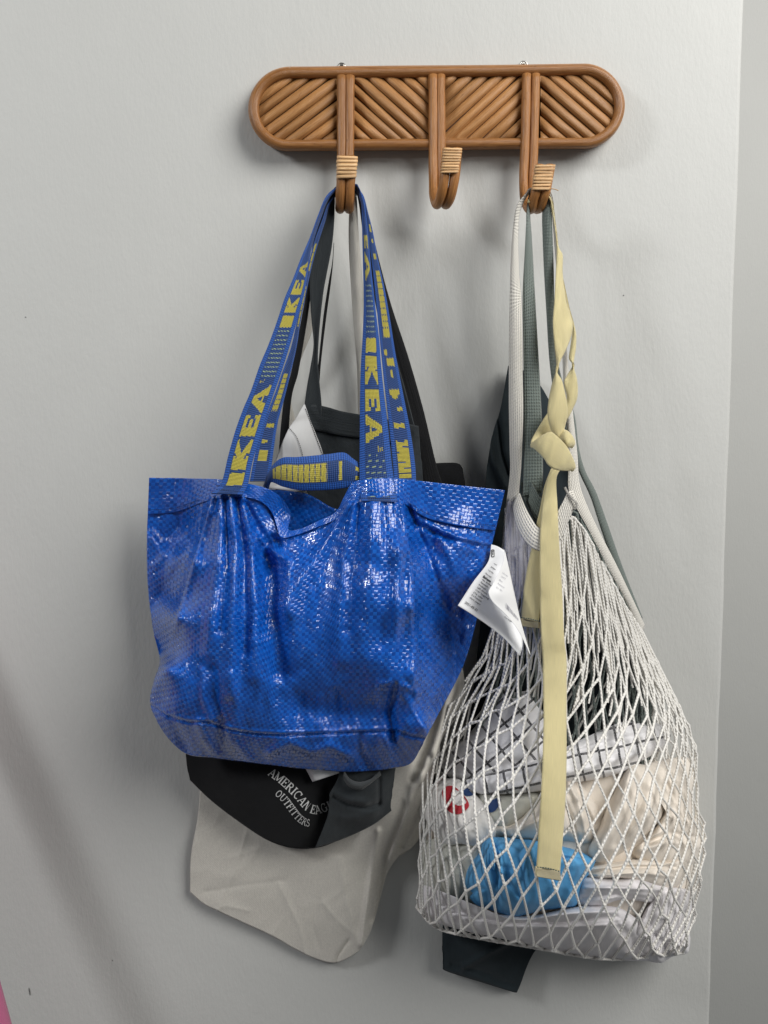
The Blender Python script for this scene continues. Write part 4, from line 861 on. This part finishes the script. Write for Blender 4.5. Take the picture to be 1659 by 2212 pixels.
rbody = pillow('rolled_body', Z6([(80, 690), (130, 645), (260, 615), (340, 680), (420, 760), (470, 860), (460, 950), (400, 985), (290, 960), (200, 965), (130, 880), (90, 800)]), dp, M['white'], rd, edge=.035, back=.03, fold=foldf([([(110, 680), (160, 780), (230, 900)], 7, -.008), ([(150, 660), (240, 800), (330, 940)], 12, .006), ([(300, 660), (380, 800), (420, 950)], 8, -.004)], .002, 30, 4), wob=1, seed=1)
rcorner = pillow('loose_corner', Z6([(390, 690), (560, 690), (700, 690), (690, 760), (600, 850), (520, 900), (420, 880), (360, 780)]), cont(.022), M['greycloth'], rd, edge=.03, fold=foldf([], .003, 25, 2))
fr = foldf([([(110, 680), (160, 780), (230, 900)], 7, -.008), ([(150, 660), (240, 800), (330, 940)], 12, .006), ([(300, 660), (380, 800), (420, 950)], 8, -.004)], .002, 30, 4)
def patch(name, poly, depthf, mat, parent, holes=None, n=40, eps=.0015):
    qs = []; c = crom(poly, n, closed=True)
    if holes is None:
        c0 = c.mean(0)
        for i in range(n):
            for (ra, rb) in ((0.0, .5), (.5, 1.0)):
                k = np.array([c0+(c[i]-c0)*ra, c0+(c[i]-c0)*rb, c0+(c[(i+1) % n]-c0)*rb, c0+(c[(i+1) % n]-c0)*ra])
                if ra == 0: k = k[:3] if True else k
                qs.append(PP(k[:, 0], k[:, 1], depthf(k[:, 0], k[:, 1])+eps))
    else:
        h = crom(holes, n, closed=True)
        for i in range(n):
            for (ra, rb) in ((0, .5), (.5, 1)):
                j = (i+1) % n; k = np.array([c[i]*(1-ra)+h[i]*ra, c[i]*(1-rb)+h[i]*rb, c[j]*(1-rb)+h[j]*rb, c[j]*(1-ra)+h[j]*ra]); qs.append(PP(k[:, 0], k[:, 1], depthf(k[:, 0], k[:, 1])+eps))
    return join_quads(name, qs, mat, parent)
from mathutils.bvhtree import BVHTree
def surface(objs):
    tr_ = []
    for o in objs: tr_.append(BVHTree.FromPolygons([v.co[:] for v in o.data.vertices], [p.vertices[:] for p in o.data.polygons]))
    def f(x, y):
        x = np.atleast_1d(x); y = np.atleast_1d(y); out = np.zeros(len(x))
        for i in range(len(x)):
            dv = Vector(P(x[i], y[i], .1)-CAM).normalized(); best = .1; bd_ = 1e9
            for t in tr_:
                h = t.ray_cast(Vector(CAM), dv)
                if h[0] is not None and h[3] < bd_: bd_ = h[3]; best = -h[0].y
            out[i] = best
        return out
    return f
pdp = surface([rbody, rcorner])
patch('red_ring_print', Z6([(192, 670), (240, 655), (285, 690), (318, 730), (326, 765), (285, 800), (240, 800), (205, 770), (190, 720)]), pdp, M['red'], rd, holes=Z6([(236, 690), (258, 676), (288, 700), (310, 728), (313, 745), (292, 756), (266, 758), (244, 742), (234, 716)]))
patch('navy_print', Z6([(285, 655), (320, 668), (352, 690), (345, 705), (312, 708), (292, 685)]), pdp, M['navy'], rd)
patch('navy_print', Z6([(412, 760), (440, 735), (480, 718), (492, 735), (470, 780), (440, 796), (420, 785)]), pdp, M['navy'], rd)
c1 = empty('calico_bundle', P(1190, 1760, .1), 'crumpled cream calico bundle in the middle of the net bag, above the blue pouch', 'cloth')
pillow('bundle', Z6([(470, 900), (560, 850), (690, 720), (800, 620), (880, 610), (950, 690), (1010, 780), (1000, 900), (960, 960), (820, 945), (690, 945), (560, 935)]), cont(.010), M['cream'], c1, edge=.035, fold=foldf([([(840, 620), (900, 740), (940, 900)], 7, .007), ([(880, 640), (930, 760), (980, 860)], 5, -.007), ([(760, 680), (700, 820), (560, 920)], 9, .005), ([(800, 700), (860, 820), (900, 930)], 6, -.006), ([(900, 720), (960, 700), (1000, 760)], 5, .005)], .003, 24, 6), wob=1, seed=3)
c2 = empty('calico_bag_fold', P(1400, 1800, .1), 'large cream calico bag folded at the right side of the net bag', 'tote bag')
pillow('upper_fold', Z6([(950, 980), (1000, 880), (1070, 720), (1160, 560), (1240, 545), (1330, 600), (1370, 700), (1340, 820), (1230, 930), (1120, 1010), (1020, 1060), (960, 1040)]), cont(.003), M['cream'], c2, edge=.035, fold=foldf([([(1170, 570), (1120, 760), (1000, 1000)], 10, .006), ([(1240, 570), (1220, 760), (1100, 960)], 8, -.005), ([(1300, 640), (1250, 800), (1150, 960)], 9, .004)], .002, 30, 7), wob=.8, seed=4)
pillow('side_fold', Z6([(1230, 560), (1340, 520), (1470, 510), (1510, 620), (1490, 760), (1535, 880), (1555, 970), (1500, 1060), (1380, 1080), (1240, 1060), (1180, 1000), (1280, 900), (1340, 780), (1280, 660)]), cont(.010), M['cream'], c2, edge=.03, centre=Z6([(1400, 860)])[0], fold=foldf([([(1250, 960), (1380, 900), (1530, 930)], 6, -.009), ([(1200, 1000), (1380, 950), (1540, 980)], 7, .006), ([(1330, 560), (1440, 700), (1500, 760)], 10, .005), ([(1290, 840), (1420, 820), (1510, 860)], 6, .005), ([(1360, 640), (1400, 740), (1380, 800)], 6, -.006)], .002, 28, 9), wob=1, seed=6)
pillow('lower_fold', Z6([(930, 1090), (1060, 1060), (1200, 1040), (1400, 1050), (1480, 1040), (1440, 1150), (1380, 1195), (1240, 1170), (1100, 1140), (960, 1140)]), cont(.012), M['cream'], c2, edge=.025, fold=foldf([([(960, 1110), (1150, 1080), (1400, 1080)], 4, -.006), ([(1000, 1130), (1200, 1110), (1400, 1130)], 5, .004)], .002, 30, 3))
gc = empty('grey_jersey', P(1340, 1920, .1), 'soft pale grey jersey roll below the cream calico in the net bag', 'cloth')
pillow('roll', Z6([(900, 1160), (960, 1130), (1100, 1140), (1250, 1130), (1370, 1180), (1400, 1220), (1330, 1270), (1130, 1250), (1000, 1290), (900, 1280)]), cont(.010), M['lavender'], gc, edge=.025, fold=foldf([([(930, 1190), (1100, 1190), (1350, 1200)], 5, .005), ([(920, 1240), (1100, 1225), (1300, 1250)], 5, -.005)], .002, 28, 2))
gg = empty('greenish_linen_cloth', P(1000, 1890, .1), 'crumpled grey green linen cloth at the left side of the net bag', 'cloth')
pillow('crumple', Z6([(85, 960), (160, 930), (280, 950), (400, 960), (420, 1060), (370, 1150), (380, 1260), (250, 1270), (150, 1230), (80, 1180), (75, 1060)]), cont(.022), M['greycloth'], gg, edge=.03, fold=foldf([([(180, 960), (230, 1080), (220, 1220)], 8, .006), ([(250, 970), (300, 1100), (300, 1240)], 6, -.006), ([(130, 1000), (160, 1100), (150, 1200)], 6, -.006)], .003, 24, 5), wob=1, seed=8)
pc = empty('blue_pouch', P(1150, 1960, .1), 'sky blue nylon drawstring pouch in the net bag', 'pouch')
pillow('pouch_body', Z6([(308, 1140), (330, 1070), (385, 1000), (400, 940), (450, 922), (560, 930), (700, 945), (830, 975), (920, 1005), (984, 1042), (990, 1052), (960, 1110), (915, 1170), (890, 1278), (800, 1295), (690, 1312), (600, 1335), (550, 1342), (450, 1308), (370, 1280), (330, 1240), (345, 1215), (312, 1185)]), cont(-.002), M['pouch'], pc, edge=.03, p=5, fold=foldf([([(470, 940), (450, 1010), (480, 1120), (470, 1300)], 6, -.008), ([(440, 960), (420, 1060), (430, 1180)], 7, .006), ([(490, 1000), (500, 1100), (480, 1200)], 5, .008), ([(510, 1080), (530, 1160), (600, 1240)], 5, -.005), ([(640, 940), (620, 1030), (640, 1180)], 9, .005), ([(700, 960), (690, 1040)], 4, -.006), ([(350, 1060), (420, 1180), (430, 1290)], 6, -.005), ([(860, 990), (880, 1100), (850, 1250)], 10, .004), ([(390, 960), (470, 1060), (490, 1110)], 5, .006), ([(700, 1040), (830, 1030), (970, 1050)], 3, -.003)], .0025, 26, 11), wob=.8, seed=9)
pillow('drawn_mouth', Z6([(425, 1000), (445, 970), (475, 985), (485, 1030), (470, 1080), (455, 1100), (440, 1060)]), cont(-.007), M['pouch'], pc, n=60, m=18, edge=.01, back=.01, fold=foldf([([(450, 980), (460, 1090)], 3, .004)], .001, 15, 2))
lv = empty('lilac_white_tote', P(1170, 2010, .1), 'folded lilac white cotton tote lining the bottom of the net bag', 'tote bag')
pillow('folded_base', Z6([(66, 1300), (72, 1190), (120, 1180), (200, 1240), (330, 1290), (480, 1325), (640, 1335), (820, 1300), (950, 1280), (1100, 1290), (1190, 1340), (1280, 1400), (1300, 1500), (1330, 1560), (1200, 1572), (1050, 1558), (950, 1545), (800, 1520), (650, 1495), (500, 1455), (350, 1425), (200, 1385), (110, 1350)]), cont(.002), M['lavender'], lv, centre=Z6([(700, 1420)])[0], edge=.03, p=5, n=200, fold=foldf([([(220, 1310), (500, 1370), (800, 1370), (1100, 1340)], 4, -.006), ([(300, 1330), (520, 1395), (850, 1395), (1120, 1380)], 4, .004), ([(150, 1260), (250, 1300), (400, 1360)], 5, -.006), ([(100, 1220), (180, 1290), (320, 1360)], 5, .005), ([(700, 1340), (900, 1320), (1100, 1310)], 5, .004), ([(1100, 1380), (1180, 1450), (1200, 1550)], 6, -.006)], .002, 34, 10), wob=.8, seed=3)
pillow('corner_fold', Z6([(1190, 1420), (1260, 1290), (1340, 1200), (1440, 1190), (1490, 1230), (1482, 1400), (1475, 1520), (1400, 1545), (1330, 1580), (1240, 1560), (1190, 1500)]), cont(.002), M['lavender'], lv, edge=.025, p=5, fold=foldf([([(1330, 1220), (1360, 1330), (1330, 1450)], 8, .006), ([(1290, 1260), (1270, 1380), (1210, 1460)], 6, -.007), ([(1400, 1230), (1440, 1320), (1430, 1430)], 7, -.007), ([(1300, 1430), (1350, 1480), (1360, 1570)], 5, -.009), ([(1390, 1460), (1430, 1490), (1475, 1520)], 5, .007), ([(1240, 1440), (1300, 1500), (1320, 1570)], 5, .007)], .003, 24, 12), wob=1, seed=7)

# ================================================================== sage string bag behind
sage = empty('sage_string_bag', P(1180, 1500, .05), 'sage green cotton string bag hanging behind the white net bag, knitted straps', 'string bag')
def net(T, B, L, Rr, N, Mr, depthf, sag, rad, mat, parent, name, pw=.75, seed=0, back=False, jit=.25, cmp_=.5, under=.12):
    r = random.Random(seed); nu, nv = 80, 120; X, Y = coons(T, B, L, Rr, nu, nv)
    def at(u, v):
        vv = min(max(v, 0), 1); a = min(max(u, 0), 1)*(nu-1); b = vv*(nv-1); i = min(int(a), nu-2); j = min(int(b), nv-2); fa, fb_ = a-i, b-j
        def bi(Z): return (Z[j, i]*(1-fa)+Z[j, i+1]*fa)*(1-fb_)+(Z[j+1, i]*(1-fa)+Z[j+1, i+1]*fa)*fb_
        return bi(X), bi(Y)
    V = []; Fc = []; UV = []; cnt = 0; nodes = {}
    jmax = int(Mr*1.7)
    for j in range(-2, jmax+1):
        for i in range(0, N+1):
            q = (i+.5*(j % 2))/N
            if q > 1.001: continue
            u = (1-cmp_)*q+cmp_*(.5-.5*math.cos(math.pi*q))
            w = j/Mr; v = (max(w, 0)**pw if w <= 1 else 1+(w-1)*pw)
            v = v-sag*(2*u-1)**2*min(1, max(0, v)*1.6)
            v += r.uniform(-jit, jit)/Mr*.5; u += r.uniform(-jit, jit)/N*.5*(0 if q in (0, 1) else 1)
            x, y = at(u, v)
            if v > 1:
                x, y = at(u, 1); d = float(depthf(np.array([x]), np.array([y]))[0])-(v-1)*.55; d = max(d, .05)
            else: d = float(depthf(np.array([x]), np.array([y]))[0])
            nodes[(i, j)] = (x, y, d, u, v)
    for (i, j), a in nodes.items():
        nb = [(i, j+1), (i-1, j+1)] if j % 2 == 0 else [(i, j+1), (i+1, j+1)]
        for k in nb:
            if k not in nodes: continue
            b = nodes[k]
            if a[4] <= 0 and b[4] <= 0: continue
            if a[4] > 1+under and b[4] > 1+under: continue
            t = np.linspace(0, 1, 5); bw = r.uniform(-1.2, 1.2)
            x = a[0]+(b[0]-a[0])*t+bw*np.sin(np.pi*t); y = a[1]+(b[1]-a[1])*t; d = a[2]+(b[2]-a[2])*t
            if a[4] <= 1 and b[4] <= 1: d = np.maximum(d, depthf(x, y)-.004)
            d = d+r.uniform(-.0012, .0012)*np.sin(np.pi*t)
            p3 = PP(x, y, d); rr = rad*r.uniform(.88, 1.12)*np.array([1.25, 1, 1, 1, 1.25])
            v_, f_, uv_ = tube_data(p3, rr, 6, cnt, cap=False); uv_[:, 0] += r.random()
            V.append(v_); Fc += f_; UV.append(uv_); cnt += len(v_)
    return link(name, mesh(name, np.vstack(V), Fc, np.vstack(UV)), mat, parent)
sT = [(1130, 1120), (1165, 1175), (1200, 1130), (1230, 1090), (1300, 1200), (1380, 1335)]
sB = [(1010, 1700), (1150, 1760), (1300, 1760), (1400, 1650)]
sd_ = lambda x, y: np.minimum(netd(x, y)-.03, .075)
net(sT, sB, [(1090, 1350)], [(1410, 1480)], 22, 10, sd_, .1, .0013, M['cord_sage'], sage, 'string_net', seed=4)
kd = .092
sg_in = Z4([(575, 2110, .086), (575, 1900, .086), (572, 1700, .084), (560, 1450, .08), (540, 1100, .076), (520, 750, .072), (502, 420, .066), (490, 250, .062), (492, 140, .060)])+[(1152, 422, .058), (1172, 422, .058)]+Z4([(598, 140, .060), (570, 230, .064), (572, 400, .068), (580, 600, .070), (597, 900, .072), (620, 1250, .072), (660, 1500, .068), (730, 1700, .06), (790, 1850, .055)])+Z5([(970, 0, .052), (1060, 200, .048), (1135, 430, .045), (1245, 740, .042), (1415, 1100, .040)])
sg_out = Z4([(440, 2130, .084), (445, 1900, .084), (446, 1700, .082), (446, 1450, .08), (442, 1100, .078), (438, 800, .076), (452, 500, .073), (468, 220, .071), (488, 125, .07)])+[(1150, 415, .070), (1174, 415, .070)]+Z4([(612, 118, .070), (632, 210, .072), (640, 400, .074), (647, 600, .074), (655, 900, .074), (680, 1250, .070), (740, 1450, .064), (790, 1600, .058), (815, 1800, .052)])+Z5([(1020, 0, .048), (1105, 170, .045), (1188, 400, .042), (1300, 720, .040), (1440, 1075, .038)])
ribbon('knit_strap', sg_in, sg_out, M['knit_sage'], sage, n=220, m=16, bow=.003, t=.002)
ribbon('knit_rim', Z9([(735, 290, .088), (790, 390, .090), (860, 490, .092), (940, 560, .09)]), Z9([(700, 520, .086), (740, 640, .088), (790, 740, .090), (860, 800, .09)]), M['knit_sage'], sage, n=40, m=14, t=.002)
ribbon('knit_rim', Z9([(610, 300, .080), (625, 450, .082), (680, 560, .084), (780, 780, .086)]), Z9([(740, 260, .080), (730, 380, .082), (720, 500, .083), (800, 640, .085)]), M['knit_sage'], sage, n=40, m=14, t=.002)

# ================================================================== white net bag
netbag = empty('white_net_bag', P(1200, 2050, .12), 'cream cotton string net bag stuffed with cloths, hanging on the third hook', 'string bag')
nT = [(1093, 1098), (1112, 1112), (1132, 1160), (1162, 1192), (1190, 1182), (1214, 1142), (1230, 1112), (1264, 1148), (1305, 1224), (1350, 1306), (1386, 1362)]
nL = [(1082, 1250), (1050, 1400), (985, 1500), (930, 1620), (912, 1700), (905, 1850)]
nR = [(1440, 1470), (1500, 1600), (1508, 1720), (1525, 1800), (1515, 1900), (1500, 1990)]
nB = [(900, 1960), (945, 2005), (1050, 2030), (1140, 2045), (1300, 2072), (1420, 2066), (1478, 2058)]
net(nT, nB, nL, nR, 19, 16, netd, .30, .00135, M['cord'], netbag, 'front_net', seed=2, cmp_=.62)
bkd = lambda x, y: np.minimum(netd(x, y)-.035, .055)
net(nT, nB, nL, nR, 15, 13, bkd, .05, .0013, M['cord'], netbag, 'back_net', seed=6, under=.02)
# bunched strings running up to the rim
def bunch(n, seed):
    r = random.Random(seed); V = []; Fc = []; UV = []; cnt = 0; top = crom(nT, 200); X, Y = coons(nT, nB, nL, nR, 60, 60)
    for k in range(n):
        u = (k+.5)/n+r.uniform(-.3, .3)/n; u = min(max(u, .005), .995); v1 = r.uniform(.20, .48)
        vs_ = np.linspace(0, v1, 7); uu = u+r.uniform(-.03, .03)*np.linspace(0, 1, 7)+r.uniform(-.004, .004)
        uu = np.clip(uu, 0, 1); i = uu*59; j = vs_*59; i0 = np.minimum(i.astype(int), 58); j0 = np.minimum(j.astype(int), 58); fi = i-i0; fj = j-j0
        bi = lambda Z: (Z[j0, i0]*(1-fi)+Z[j0, i0+1]*fi)*(1-fj)+(Z[j0+1, i0]*(1-fi)+Z[j0+1, i0+1]*fi)*fj
        x, y = bi(X), bi(Y); d = netd(x, y)+r.uniform(-.006, .001)
        v_, f_, uv_ = tube_data(PP(x, y, d), .00125*r.uniform(.85, 1.1), 6, cnt, cap=False); V.append(v_); Fc += f_; UV.append(uv_); cnt += len(v_)
    return link('bunched_strings', mesh('bunch', np.vstack(V), Fc, np.vstack(UV)), M['cord'], netbag)
bunch(78, 3)
w_in = [(1130, 1180, .090), (1122, 1110, .086)]+Z4([(415, 2120, .086), (432, 1900, .086), (443, 1600, .086), (440, 1300, .084), (437, 1000, .082), (430, 800, .080), (415, 600, .076), (412, 300, .070), (440, 180, .066), (480, 112, .064)])+[(1150, 413, .062), (1174, 413, .062)]+Z4([(622, 135, .064), (640, 300, .068), (655, 500, .070), (668, 640, .072), (690, 900, .074), (705, 1200, .076), (715, 1500, .080), (735, 1700, .086)])+[(1228, 985, .092), (1228, 1060, .096), (1246, 1100, .098), (1274, 1150, .094), (1311, 1222, .086), (1355, 1305, .074), (1384, 1374, .064)]
w_out = [(1082, 1200, .072), (1090, 1110, .072)]+Z4([(325, 2200, .074), (352, 1980, .076), (350, 1800, .078), (345, 1500, .08), (346, 1200, .08), (352, 800, .08), (362, 500, .077), (378, 300, .074), (402, 180, .073), (465, 100, .073)])+[(1146, 407, .074), (1178, 407, .074)]+Z4([(628, 120, .073), (650, 250, .074), (672, 440, .075), (690, 640, .076), (715, 900, .076), (735, 1150, .078), (760, 1400, .080), (785, 1650, .084)])+[(1248, 985, .086), (1252, 1040, .088), (1266, 1085, .086), (1296, 1150, .082), (1332, 1220, .076), (1370, 1300, .068), (1394, 1352, .060)]
ribbon('knit_strap', w_in, w_out, M['knit_cream'], netbag, n=260, m=16, bow=.004, t=.002)
ribbon('knit_rim', Z9([(590, 430, .088), (660, 600, .096), (730, 730, .102), (800, 830, .106), (900, 850, .108), (980, 760, .108), (1090, 560, .108), (1160, 420, .106), (1210, 400, .104)]), Z9([(520, 560, .086), (560, 780, .094), (640, 960, .100), (760, 1080, .106), (900, 1100, .108), (1060, 980, .108), (1130, 820, .107), (1210, 640, .106), (1265, 560, .104)]), M['knit_cream'], netbag, n=90, m=16, bow=.002, t=.002)
tube('rim_cord', PP(*[np.array(c) for c in zip(*Z9([(1130, 360, .106), (1165, 430, .110), (1210, 490, .112), (1262, 540, .112), (1275, 590, .110), (1240, 620, .110)]))]), .0013, M['knit_cream'], netbag, n=8)
# clear plastic sleeve in the shoulder of the bag
ps = empty('plastic_sleeve', P(1110, 1200, .1), 'clear crinkled plastic sleeve at the left shoulder of the white net bag', 'plastic sleeve')
X, Y = coons(Z9([(450, 525), (520, 520), (590, 522)]), Z9([(500, 1659), (560, 1700), (640, 1640)]), Z9([(425, 750), (412, 1000), (440, 1300)]), Z9([(640, 800), (720, 1040), (690, 1300)]), 30, 50)
sheet('sleeve_film', X, Y, netd(X, Y)+.008+.0015*fbm(X/8, Y/40, 3), M['plastic'], ps, t=0)

# ================================================================== pale yellow belt, knotted
belt = empty('yellow_belt', P(1185, 1900, .18), 'pale yellow twill belt twisted and knotted, its long tail over the net bag', 'belt')
bp = lambda lst: Z4(lst)
ribbon('twisted_strand', bp([(490, 150, .066), (560, 130, .064), (615, 150, .066), (645, 300, .070), (664, 455, .076), (664, 560, .082), (658, 690, .092), (650, 850, .100), (643, 980, .106), (652, 1130, .108), (664, 1270, .108), (632, 1390, .112), (611, 1500, .116), (606, 1600, .118), (632, 1700, .116), (680, 1790, .112)]),
       bp([(470, 160, .074), (560, 120, .072), (625, 135, .074), (655, 290, .074), (680, 458, .074), (708, 520, .074), (708, 640, .080), (730, 820, .088), (772, 960, .092), (768, 1050, .096), (735, 1140, .102), (672, 1285, .112), (705, 1365, .116), (735, 1500, .118), (740, 1590, .118), (718, 1690, .116), (700, 1790, .112)]), M['belt'], belt, n=200, m=12, bow=.004, t=.0016)
ribbon('twisted_strand', bp([(690, 640, .074), (735, 860, .078), (770, 1000, .082), (758, 1130, .086), (748, 1210, .088), (772, 1255, .092), (735, 1325, .096), (716, 1375, .098), (735, 1480, .098), (690, 1530, .096), (612, 1570, .096), (545, 1670, .100), (494, 1765, .108), (510, 1800, .112)]),
       bp([(700, 650, .078), (752, 880, .082), (794, 1025, .086), (797, 1130, .088), (785, 1210, .090), (780, 1262, .096), (805, 1360, .098), (806, 1470, .098), (772, 1555, .098), (735, 1620, .098), (660, 1690, .100), (600, 1740, .104), (555, 1770, .110), (530, 1806, .116)]), M['belt'], belt, n=170, m=12, bow=.003, t=.0016)
ribbon('knot', bp([(498, 1790, .112), (540, 1755, .124), (590, 1720, .130), (630, 1705, .132), (670, 1738, .134), (720, 1790, .132), (760, 1860, .128), (785, 1930, .120), (772, 1958, .110)]),
       bp([(500, 1800, .112), (525, 1815, .124), (560, 1850, .130), (592, 1892, .132), (612, 1925, .133), (645, 1948, .132), (700, 1958, .128), (765, 1955, .118), (772, 1962, .108)]), M['belt'], belt, n=80, m=16, bow=.002, t=.0016)
ribbon('knot_loop', bp([(700, 1690, .110), (735, 1700, .120), (765, 1735, .122), (782, 1775, .116), (770, 1800, .106)]), bp([(690, 1760, .114), (715, 1780, .124), (735, 1800, .126), (755, 1800, .118), (765, 1805, .108)]), M['belt'], belt, n=40, m=10, bow=.004, t=.0016)
nd1 = lambda x, y, e: float(netd(np.array([x]), np.array([y]))[0])+e
def overnet(pts, e): return [(x, y, nd1(x, y, e)) for x, y in pts]
tl = [(1197, 1012), (1184, 1030), (1174, 1075), (1169, 1115), (1166, 1180), (1166, 1290), (1169, 1380), (1172, 1430), (1174, 1550), (1172, 1640), (1168, 1720), (1163, 1800), (1159, 1874)]
tr = [(1212, 1012), (1202, 1035), (1204, 1088), (1206, 1133), (1211, 1224), (1215, 1290), (1219, 1380), (1224, 1430), (1224, 1550), (1224, 1640), (1222, 1720), (1217, 1800), (1210, 1883)]
ribbon('long_tail', overnet(tl, .016), overnet(tr, .014), M['belt'], belt, n=180, m=12, bow=.002, t=.0016, wave=.0008)
ribbon('frayed_end', overnet([(1159, 1874), (1158, 1885), (1160, 1894)], .017), overnet([(1210, 1883), (1211, 1893), (1211, 1903)], .015), M['belt_end'], belt, n=10, m=24, t=.003)
lt_f = lambda x, y: netd(x, y)+.0185
dashes('stitching', [(1160, 1873), (1185, 1876), (1210, 1883)], 9, 2.2, lt_f, M['thread_teal'], belt)
ribbon('short_tail', overnet([(1190, 1012), (1176, 1050), (1166, 1100), (1158, 1135), (1149, 1180), (1139, 1225), (1130, 1280), (1125, 1320), (1124, 1336)], .010), overnet([(1206, 1012), (1200, 1050), (1196, 1100), (1194, 1135), (1190, 1180), (1184, 1225), (1176, 1280), (1168, 1320), (1164, 1344)], .008), M['belt'], belt, n=100, m=12, bow=.002, t=.0016)
ribbon('frayed_end', overnet([(1124, 1336), (1125, 1346), (1128, 1353)], .011), overnet([(1164, 1344), (1164, 1351), (1163, 1357)], .009), M['belt_end'], belt, n=8, m=20, t=.003)
dashes('stitching', [(1125, 1334), (1145, 1337), (1165, 1342)], 8, 1.8, lambda x, y: netd(x, y)+.013, M['thread_teal'], belt)

# ================================================================== pink edge at lower left, extended unseen as a pole casting the diagonal shadow
pk = empty('pink_pole', P(-10, 2300, .1), 'pink plastic pole leaning at the wall, its unseen length added to cast the shadow band', 'pole')
p0 = P(-24, 2212, .12); p1 = P(-262, 1330, .06); dirv = (p1-p0)
pth = np.array([p0-dirv*1.2+dirv*3.0*t for t in np.linspace(0, .92, 12)])
tube('pole_shaft', pth, .020, M['pink'], pk, n=16)  # thick shaft, mostly out of view, shaped for its shadow on the wall
